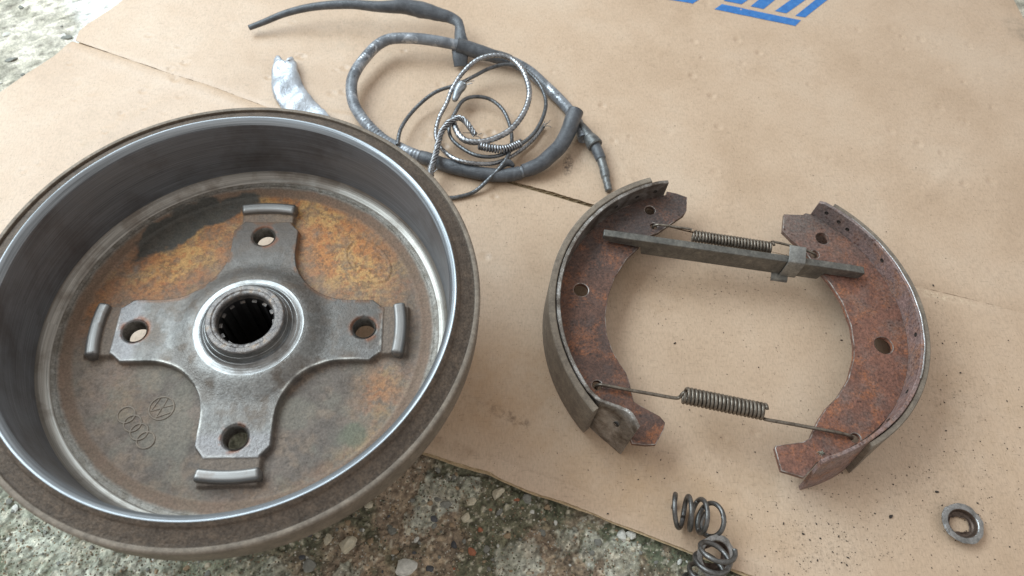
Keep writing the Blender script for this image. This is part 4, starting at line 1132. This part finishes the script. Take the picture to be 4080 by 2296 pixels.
# crimped end fitting with its stepped barrel and threaded nose
m_fit = mottled('grey_fitting', [(0.3, srgb(80, 80, 80)), (0.7, srgb(128, 128, 126))], 200, 0.42, 0.5, bumps=((900, 0.2),))
def along(path, prof, mat_, name, ring=20, parent=None, origin=(0, 0, 0)):
    q = spline(path, 0.4); u = np.linspace(0, 1, len(q))
    v, f = tube(q, np.interp(u, [p[0] for p in prof], [p[1] for p in prof]), ring)
    return mesh_obj(name, v, f, mat_, parent, angle=50, origin=origin)
along([(212.0, 224.0, 6.5), (216.5, 215.0, 8.0), (221.0, 206.5, 8.4), (223.9, 200.8, 8.4)], [(0, 3.9), (0.1, 4.4), (0.6, 4.8), (0.62, 5.2), (0.8, 6.2), (0.96, 6.6), (1, 6.0)], m_fit, 'ferrule', 22, cable, oC)
along([(223.7, 201.2, 8.2), (225.8, 194.5, 7.6), (227.9, 188.0, 7.0)], [(0, 4.5), (0.5, 4.5), (0.95, 4.3), (1, 3.8)], m_rubber, 'collar', 22, cable, oC)
along([(227.8, 188.3, 7.0), (229.8, 179, 6.0), (231.0, 170.0, 5.2), (232.6, 158.6, 4.6)], [(0, 3.6), (0.3, 3.5), (0.34, 3.9), (0.55, 3.6), (0.6, 2.9), (0.68, 3.1), (0.76, 2.8), (0.84, 3.1), (0.92, 2.8), (0.97, 3.0), (1, 2.2)], m_fit, 'nose', 16, cable, oC)

wire = thing('inner_wire', 'coiled twisted steel inner wire with frayed end lying on the cable sheath', 'wire', (140, 225, 0))
oW = (140, 225, 0)
R1 = [(107.3, 147.8, 2.0), (114.8, 149.0, 2.0), (127.4, 154.4, 2.4), (139.1, 164.7, 7.0), (150.1, 177.1, 12.0), (155.8, 197.6, 10.0), (154.6, 218.6, 8.0), (148.4, 236.3, 8.0), (137.3, 246.1, 9.0), (124.8, 246.8, 10.0), (115.5, 240.5, 11.0), (109.9, 227.4, 11.0), (105.7, 213.8, 10.0), (107.5, 202.5, 9.0), (115.8, 193.6, 8.0), (129.1, 185.0, 9.0), (144.7, 185.1, 9.6), (160.3, 194.4, 11.0), (173.5, 207.2, 13.0), (181.8, 226.4, 14.0), (183.6, 244.8, 14.0), (177.1, 264.3, 14.0), (164.7, 277.1, 15.0), (150.7, 280.7, 15.0), (136.6, 276.0, 14.0), (124.3, 266.3, 14.0), (110.8, 254.9, 15.0), (92.2, 246.2, 13.0), (76.9, 229.8, 10.0), (67.7, 208.8, 10.5), (66.0, 190.8, 10.6)]
R2 = [(182.7, 224.0, 3.0), (173.2, 208.3, 3.0), (159.5, 192.7, 4.0), (144.8, 178.9, 9.0), (130.6, 174.8, 11.5), (113.7, 177.5, 11.5), (101.5, 190.2, 8.0), (95.2, 206.2, 6.0), (96.6, 223.1, 7.0), (102.6, 238.8, 10.0), (106.3, 249.9, 14.0), (114.6, 265.3, 18.0), (126.6, 277.0, 22.0), (141.6, 280.1, 25.0), (155.5, 276.2, 25.0), (165.1, 262.6, 24.0), (169.5, 242.4, 22.0), (165.1, 222.4, 20.0), (153.3, 204.1, 18.0), (136.5, 194.6, 16.0), (122.2, 193.8, 15.0), (114.2, 200.2, 14.5), (109.1, 213.0, 14.0)]
q = spline(R1, 0.55)
v, f = tube(q, 1.5, 21, lobes=7, depth=0.10, pitch=22)
mesh_obj('strand', v, f, m_wired, wire, origin=oW)
q = spline(R2, 0.55)
v, f = tube(q, np.interp(np.linspace(0, 1, len(q)), [0, 0.45, 0.7, 1], [1.5, 1.7, 2.2, 2.4]), 21, lobes=7, depth=0.12, pitch=24)
mesh_obj('strand', v, f, m_wire, wire, origin=oW)
# frayed, hand-twisted end with a tight whipping
R3 = [(93.2, 160.8, 13.0), (94.4, 169.0, 14.0), (96.8, 179.7, 15.0), (98.3, 192.4, 14.5), (100.9, 204.6, 15.0), (105.9, 210.9, 17.5), (112.4, 213.2, 20.0), (117.7, 211.5, 19.5), (122.5, 204.9, 18.5), (126.6, 199.0, 17.0)]
q = spline(R3, 0.5); t, n_, b_ = frames(q); al = np.arange(len(q)) * 0.5
parts = []
for k in range(5):
    ph = 2 * math.pi * k / 5 + 2 * math.pi * al / 17.0
    rr_ = 1.5 + 0.9 * (fbm(al, 0 * al + 30 * k, 9, 2, 541 + k) - 0.4)
    p = q + rr_[:, None] * (np.cos(ph)[:, None] * n_ + np.sin(ph)[:, None] * b_)
    parts.append(tube(p, 0.85, 8))
fr2 = np.random.default_rng(91)
for cx, cy, cz in [(114.5, 253.0, 17)] * 7 + [(93, 159, 13)] * 6 + [(182, 223, 4)] * 4 + [(126, 200, 17)] * 4 + [(100, 204, 16)] * 4:
    d = fr2.normal(size=3); d[2] = abs(d[2]) * 0.6; d /= np.linalg.norm(d); e = fr2.normal(size=3); l = fr2.uniform(3, 8)
    p0 = np.array([cx, cy, cz]) + fr2.normal(size=3) * 1.5
    parts.append(tube(spline([p0, p0 + d * l * 0.5, p0 + d * l + e * l * 0.25 * np.array([1, 1, 0.3])], 0.5), 0.32, 6))
v, f = join(parts)
stuff(mesh_obj('frayed_strands', v, f, m_wire, wire, origin=oW))
def whipping(path, r, turns, wr, name):
    q = spline(path, 0.25); t, n_, b_ = frames(q); u = np.linspace(0, 1, len(q)); ph = 2 * math.pi * turns * u
    p = q + r * (np.cos(ph)[:, None] * n_ + np.sin(ph)[:, None] * b_)
    v, f = tube(p, wr, 8)
    return mesh_obj(name, v, f, m_wire, wire, origin=oW)
whipping([(92.9, 158.5, 12.6), (93.6, 163.5, 13.3), (94.4, 169.0, 14.0)], 2.6, 7.5, 0.75, 'whipping')
whipping([(130.1, 190.9, 14.0), (139.2, 188.6, 14.4), (150.9, 189.1, 13.6), (163.4, 196.3, 13.0)], 2.7, 17, 0.95, 'whipping')
along([(108.6, 238.0, 13.0), (110.0, 243.0, 14.0), (112.0, 248.5, 15.5), (115.4, 254.6, 16.6)], [(0, 1.6), (0.1, 2.6), (0.4, 3.4), (0.75, 4.3), (0.95, 4.2), (1, 3.2)], m_lip, 'end_nipple', 12, wire, oW)

# ------------------------------------------------------------------ crumpled silver strip behind the drum
m_foil = mottled('crumpled_foil', [(0.3, srgb(158, 163, 170)), (0.7, srgb(196, 200, 206))], 60, 0.42, 0.55, bumps=((120, 1.2),), fine=0.06)
FL = np.array([(-43.6, 286.0), (-45.0, 277.0), (-44.4, 263.4), (-42.9, 250.9), (-36.8, 237.3), (-30.0, 228.6), (-23.2, 220.0), (-9.5, 209.1)])
FR = np.array([(-30.0, 286.6), (-25.0, 278.4), (-23.0, 269.6), (-15.7, 252.7), (-10.1, 245.2), (-0.9, 235.0), (8.7, 223.2), (15.4, 212.2)])
k_ = 26; u = np.linspace(0, 1, k_)
l_ = np.stack([np.interp(u, np.linspace(0, 1, 8), FL[:, i]) for i in range(2)], 1); r2 = np.stack([np.interp(u, np.linspace(0, 1, 8), FR[:, i]) for i in range(2)], 1)
ringn = 18; vs = []
fr = np.random.default_rng(77)
for i in range(k_):
    c_ = (l_[i] + r2[i]) / 2; h_ = (r2[i] - l_[i]) / 2; hz = np.interp(u[i], [0, 0.08, 0.25, 0.6, 1], [4.6, 5.0, 4.4, 3.6, 2.4])
    for j in range(ringn):
        a = 2 * math.pi * j / ringn
        cx_, sx_ = math.cos(a), math.sin(a)
        sq = (abs(cx_) ** 4 + abs(sx_) ** 4) ** -0.25 * 0.92                # boxy, pressed-flat section
        fold = 1.5 * math.sin(u[i] * 21 + 3.0 * cx_) * (1 if sx_ > 0.2 else 0.1) * sstep(0.12, 0.3, u[i])
        zz = hz * (1.0 + sx_ * sq) + fold + 0.35 * fr.normal() * (sx_ > -0.3) + 0.3
        back = 10.5 * max(0.0, sx_) * math.exp(-((cx_ - 0.15) / 0.55) ** 2) * sstep(0.16, 0.0, u[i])       # torn-open mouth
        vs.append((c_[0] + h_[0] * cx_ * sq + 0.3 * fr.normal() + 0.12 * back, c_[1] + h_[1] * cx_ * sq + 0.3 * fr.normal() - back, max(zz, 0.4)))
foil = mesh_obj('foil_strip', vs, grid_faces(k_, ringn, wrap_v=True), m_foil, None, angle=60, origin=(-28, 255, 0))
md = foil.modifiers.new('sheet', 'SOLIDIFY'); md.thickness = 0.5 * MM; md.offset = -1
tag(foil, 'crumpled silver foil tube lying on the cardboard just behind the drum', 'foil')

# ------------------------------------------------------------------ hold-down springs and cup washers
m_steel = mottled('grey_spring_steel', [(0.3, srgb(84, 82, 80)), (0.7, srgb(130, 128, 126))], 220, 0.38, 0.85, bumps=((1400, 0.12),), fine=0.2)
m_cup = mottled('worn_cup_steel', [(0.3, srgb(120, 120, 118)), (0.7, srgb(180, 180, 180))], 160, 0.3, 0.95, bumps=((300, 0.6), (1800, 0.1)), fine=0.25)
m_cupin = mottled('rusty_cup_inside', [(0.3, srgb(70, 58, 52)), (0.7, srgb(112, 96, 86))], 160, 0.45, 0.7, bumps=((700, 0.3),))

spA = tag(bpy.data.objects.new('hold_down_spring', None), 'open coil spring lying on its side near the cardboard edge', 'spring', 'hold-down springs')
spA.location = Vector((267, -89, 0)) * MM; put(spA)
def fanned(path, radius, turns, phase, per=40):
    q = spline(path, 0.2); t, n, b = frames(q); u = np.linspace(0, 1, len(q)); th = phase + 2 * math.pi * turns * u
    p = q + radius * (np.cos(th)[:, None] * n + np.sin(th)[:, None] * b)
    k = np.linspace(0, len(q) - 1, int(turns * per)).astype(int)
    return p[k]
hx = fanned([(253.5, -86.6, 9.2), (261, -88.4, 12.0), (269, -90.3, 12.6), (276, -92.0, 11.0), (280.5, -93.0, 7.6)], 9.6, 4.05, 3.5)
v, f = tube(hx, 1.5, 12)
mesh_obj('coil', v, f, m_steel, spA, origin=(267, -89, 0))
spB = tag(bpy.data.objects.new('hold_down_spring', None), 'coil spring standing upright over the cardboard edge with a cup washer inside it', 'spring', 'hold-down springs')
spB.location = Vector((268, -123, -3)) * MM; put(spB)
hx = np.vstack([helix((266.6, -131.5, -3.0), (274.6, -110.8, 25.5), 9.6, 4.2, 40, phase=0.6)])
v, f = tube(hx, 1.5, 12)
mesh_obj('coil', v, f, m_steel, spB, origin=(268, -123, -3))

def cup(name, label, centre, tilt, seed):
    """spring cup: wavy battered flange, drawn bowl, slotted bottom"""
    t = thing(name, label, 'washer', centre, 'cup washers')
    n = 96; th = np.linspace(0, 2 * math.pi, n, endpoint=False)
    Mr = Matrix.Rotation(tilt[0], 3, 'X') @ Matrix.Rotation(tilt[1], 3, 'Y')
    def surf(prof, wav):
        vs = []
        for r, zz, w in prof:
            rad = r * (1 + w * wav); z_ = zz + w * 9 * (0.5 * np.sin(4 * th + 2) + 0.4 * np.sin(7 * th) + 0.3 * np.sin(15 * th + 1)) * (1 if r > 11 else 0)
            z_ = z_ * np.ones(n)
            vs.append(np.stack([rad * np.cos(th), 0.92 * rad * np.sin(th), z_], 1))
        v = np.stack(vs, 1).reshape(-1, 3)
        return v, grid_faces(n, len(prof), wrap_u=True)
    ang = np.degrees(th)
    per = np.minimum(ang, 360 - ang)
    wav = 0.35 * np.sin(3 * th + 1 + seed) + 0.30 * np.sin(5 * th + 2) + 0.3 * np.sin(9 * th) + 0.2 * np.sin(17 * th + 1)
    wav = wav - 1.2 * np.exp(-((ang - 338) / 5) ** 2)
    v, f = surf([(9.6, 5.0, 0), (10.0, 5.5, 0), (10.8, 5.6, 0.01), (12.6, 5.3, 0.02), (13.5, 4.9, 0.035), (13.4, 4.3, 0.035), (12.4, 4.6, 0.02), (10.4, 5.0, 0), (10.1, 4.6, 0)], wav)
    R3_ = np.array(Mr)
    mesh_obj('flange', v @ R3_.T + np.array(centre), f, m_cup, t, angle=50, origin=centre)
    # bowl with slotted bottom: radial grid whose inner ring is the slot outline
    sl = np.array([np.maximum(np.abs(np.cos(a)) / 6.5, np.abs(np.sin(a)) / 4.3) for a in th]); rs = np.minimum(1 / sl, 6.6)
    rs = rs + 0.7 * np.exp(-((np.abs(ang - 90)) / 16) ** 2) + 0.7 * np.exp(-((np.abs(ang - 270)) / 16) ** 2) + 0.5 * (fbm(per, 0 * per, 15, 2, seed + 7) - 0.5)
    rings = [(9.62, 5.05), (9.5, 4.4), (9.2, 2.4), (8.8, 1.3), (7.6, 0.9)]
    vs = [np.stack([r * np.cos(th), 0.92 * r * np.sin(th), np.full(n, zz)], 1) for r, zz in rings]
    vs.append(np.stack([(rs + 0.4) * np.cos(th), (rs + 0.4) * np.sin(th), np.full(n, 0.9)], 1))
    vs.append(np.stack([rs * np.cos(th), rs * np.sin(th), 1.3 + 0.5 * np.sin(3 * th)], 1))
    v = np.stack(vs, 1).reshape(-1, 3); f = grid_faces(n, len(vs), wrap_u=True)
    o = mesh_obj('bowl', v @ R3_.T + np.array(centre), f, m_cupin, t, angle=60, origin=centre)
    md = o.modifiers.new('sheet', 'SOLIDIFY'); md.thickness = 0.6 * MM; md.offset = 0
    return t
cup('cup_washer', 'battered steel cup washer lying alone at the lower right of the cardboard', (439.5, -91.0, 0.2), (0.0, 0.03), 601)
cup('cup_washer', 'steel cup washer tilted inside the standing coil spring', (275.6, -111.8, 6.0), (0.36, 0.30), 651)

# ------------------------------------------------------------------ grit, flakes and lint on the cardboard
def flakes(spots):
    vs, fs, k = [], [], 0
    X = np.array([s[0] for s in spots]); Y = np.array([s[1] for s in spots]); H = board_height(X, Y)
    for (px, py, r), h in zip(spots, H):
        a = rng.uniform(0, 6.28); e = rng.uniform(0.35, 0.8); m = 6; tk = r * rng.uniform(0.25, 0.5)
        an = np.linspace(0, 2 * math.pi, m, endpoint=False) + rng.uniform(-0.3, 0.3, m)
        rr_ = r * rng.uniform(0.7, 1.15, m)
        lx = rr_ * np.cos(an); ly = rr_ * np.sin(an) * e
        bx = px + lx * math.cos(a) - ly * math.sin(a); by = py + lx * math.sin(a) + ly * math.cos(a)
        tl = rng.uniform(-0.2, 0.2, 2)
        for zz, s_ in ((0.05, 1.0), (tk, 0.75)):
            for i in range(m):
                X_ = px + (bx[i] - px) * s_; Y_ = py + (by[i] - py) * s_
                vs.append((X_, Y_, h + zz + 0.25 + tl[0] * (X_ - px) * (zz > 0.1) + tl[1] * (Y_ - py) * (zz > 0.1)))
        fs.append([k + m + i for i in range(m)])
        for i in range(m): fs.append([k + i, k + (i + 1) % m, k + m + (i + 1) % m, k + m + i])
        k += 2 * m
    return np.array(vs), fs
spots = []
def scatter(n, cx, cy, sx, sy, r0, r1):
    for _ in range(n):
        px, py = rng.normal(cx, sx), rng.normal(cy, sy)
        if py < np.interp(px, BOTTOM[:, 0], BOTTOM[:, 1]) + 3: continue
        spots.append((px, py, r0 + (r1 - r0) * rng.random() ** 2.2))
scatter(430, 350, -97, 34, 18, 0.14, 0.55)
scatter(330, 420, -72, 48, 40, 0.14, 0.55)
scatter(330, 462, 10, 28, 60, 0.15, 0.6)
scatter(110, 440, -60, 45, 50, 0.2, 0.75)
scatter(40, 348, -110, 16, 10, 0.3, 1.1)
scatter(500, 400, -60, 60, 60, 0.08, 0.3)
scatter(30, 440, -40, 50, 60, 0.5, 1.3)
scatter(110, 300, 30, 40, 45, 0.18, 0.7)
scatter(80, 300, 76, 30, 8, 0.2, 0.6)
scatter(70, 375, 60, 30, 30, 0.15, 0.6)
scatter(90, 110, 140, 40, 16, 0.15, 0.6)
scatter(60, 250, -60, 40, 25, 0.15, 0.7)
scatter(60, 420, 160, 60, 50, 0.15, 0.6)
m_grit = mottled('black_grit', [(0.3, srgb(30, 26, 24)), (0.7, srgb(62, 52, 46))], 300, 0.7)
v, f = flakes(spots)
stuff(mesh_obj('brake_grit', v, f, m_grit, None, smooth=False), 'black brake dust grit scattered over the cardboard around the right shoe', 'grit')
for px, py, r, lab in ((396.6, -86.7, 2.0, 'dark rust flake lying on cardboard left of the lone cup washer'),
                       (431.9, -70.3, 1.7, 'small star-shaped dark crumb on cardboard just above the lone cup washer'),
                       (271.5, 30.6, 1.3, 'small dark crumb on cardboard in the middle between the two shoes')):
    v, f = flakes([(px, py, r)])
    tag(mesh_obj('rust_flake', v, f, m_grit, None, smooth=False, origin=(px, py, 0)), lab, 'flake', 'loose flakes')
m_lint = mottled('grey_lint', [(0.3, srgb(120, 118, 104)), (0.7, srgb(158, 156, 142))], 300, 0.9)
def lint(px, py, pz, lab, seed, size=3.2):
    r = np.random.default_rng(seed); parts = []
    for k in range(11):
        a = r.uniform(0, 6.28); l = size * r.uniform(0.5, 1.1); h = r.uniform(0.1, 0.8)
        parts.append(tube(spline([(px, py, pz + 0.3), (px + 0.5 * l * math.cos(a), py + 0.5 * l * math.sin(a), pz + 0.3 + h), (px + l * math.cos(a + 0.4), py + l * math.sin(a + 0.4), pz + 0.15)], 0.4), 0.16, 5))
    parts.append(tube(spline([(px - 0.9, py, pz + 0.3), (px, py + 0.2, pz + 0.6), (px + 0.9, py, pz + 0.3)], 0.3), 0.6, 8))
    v, f = join(parts)
    tag(mesh_obj('lint_tuft', v, f, m_lint, None, origin=(px, py, pz)), lab, 'lint', 'lint tufts')
lint(347.8, -53.7, WZ + WT, 'pale lint tuft stuck on the lower end of the right shoe web', 3)
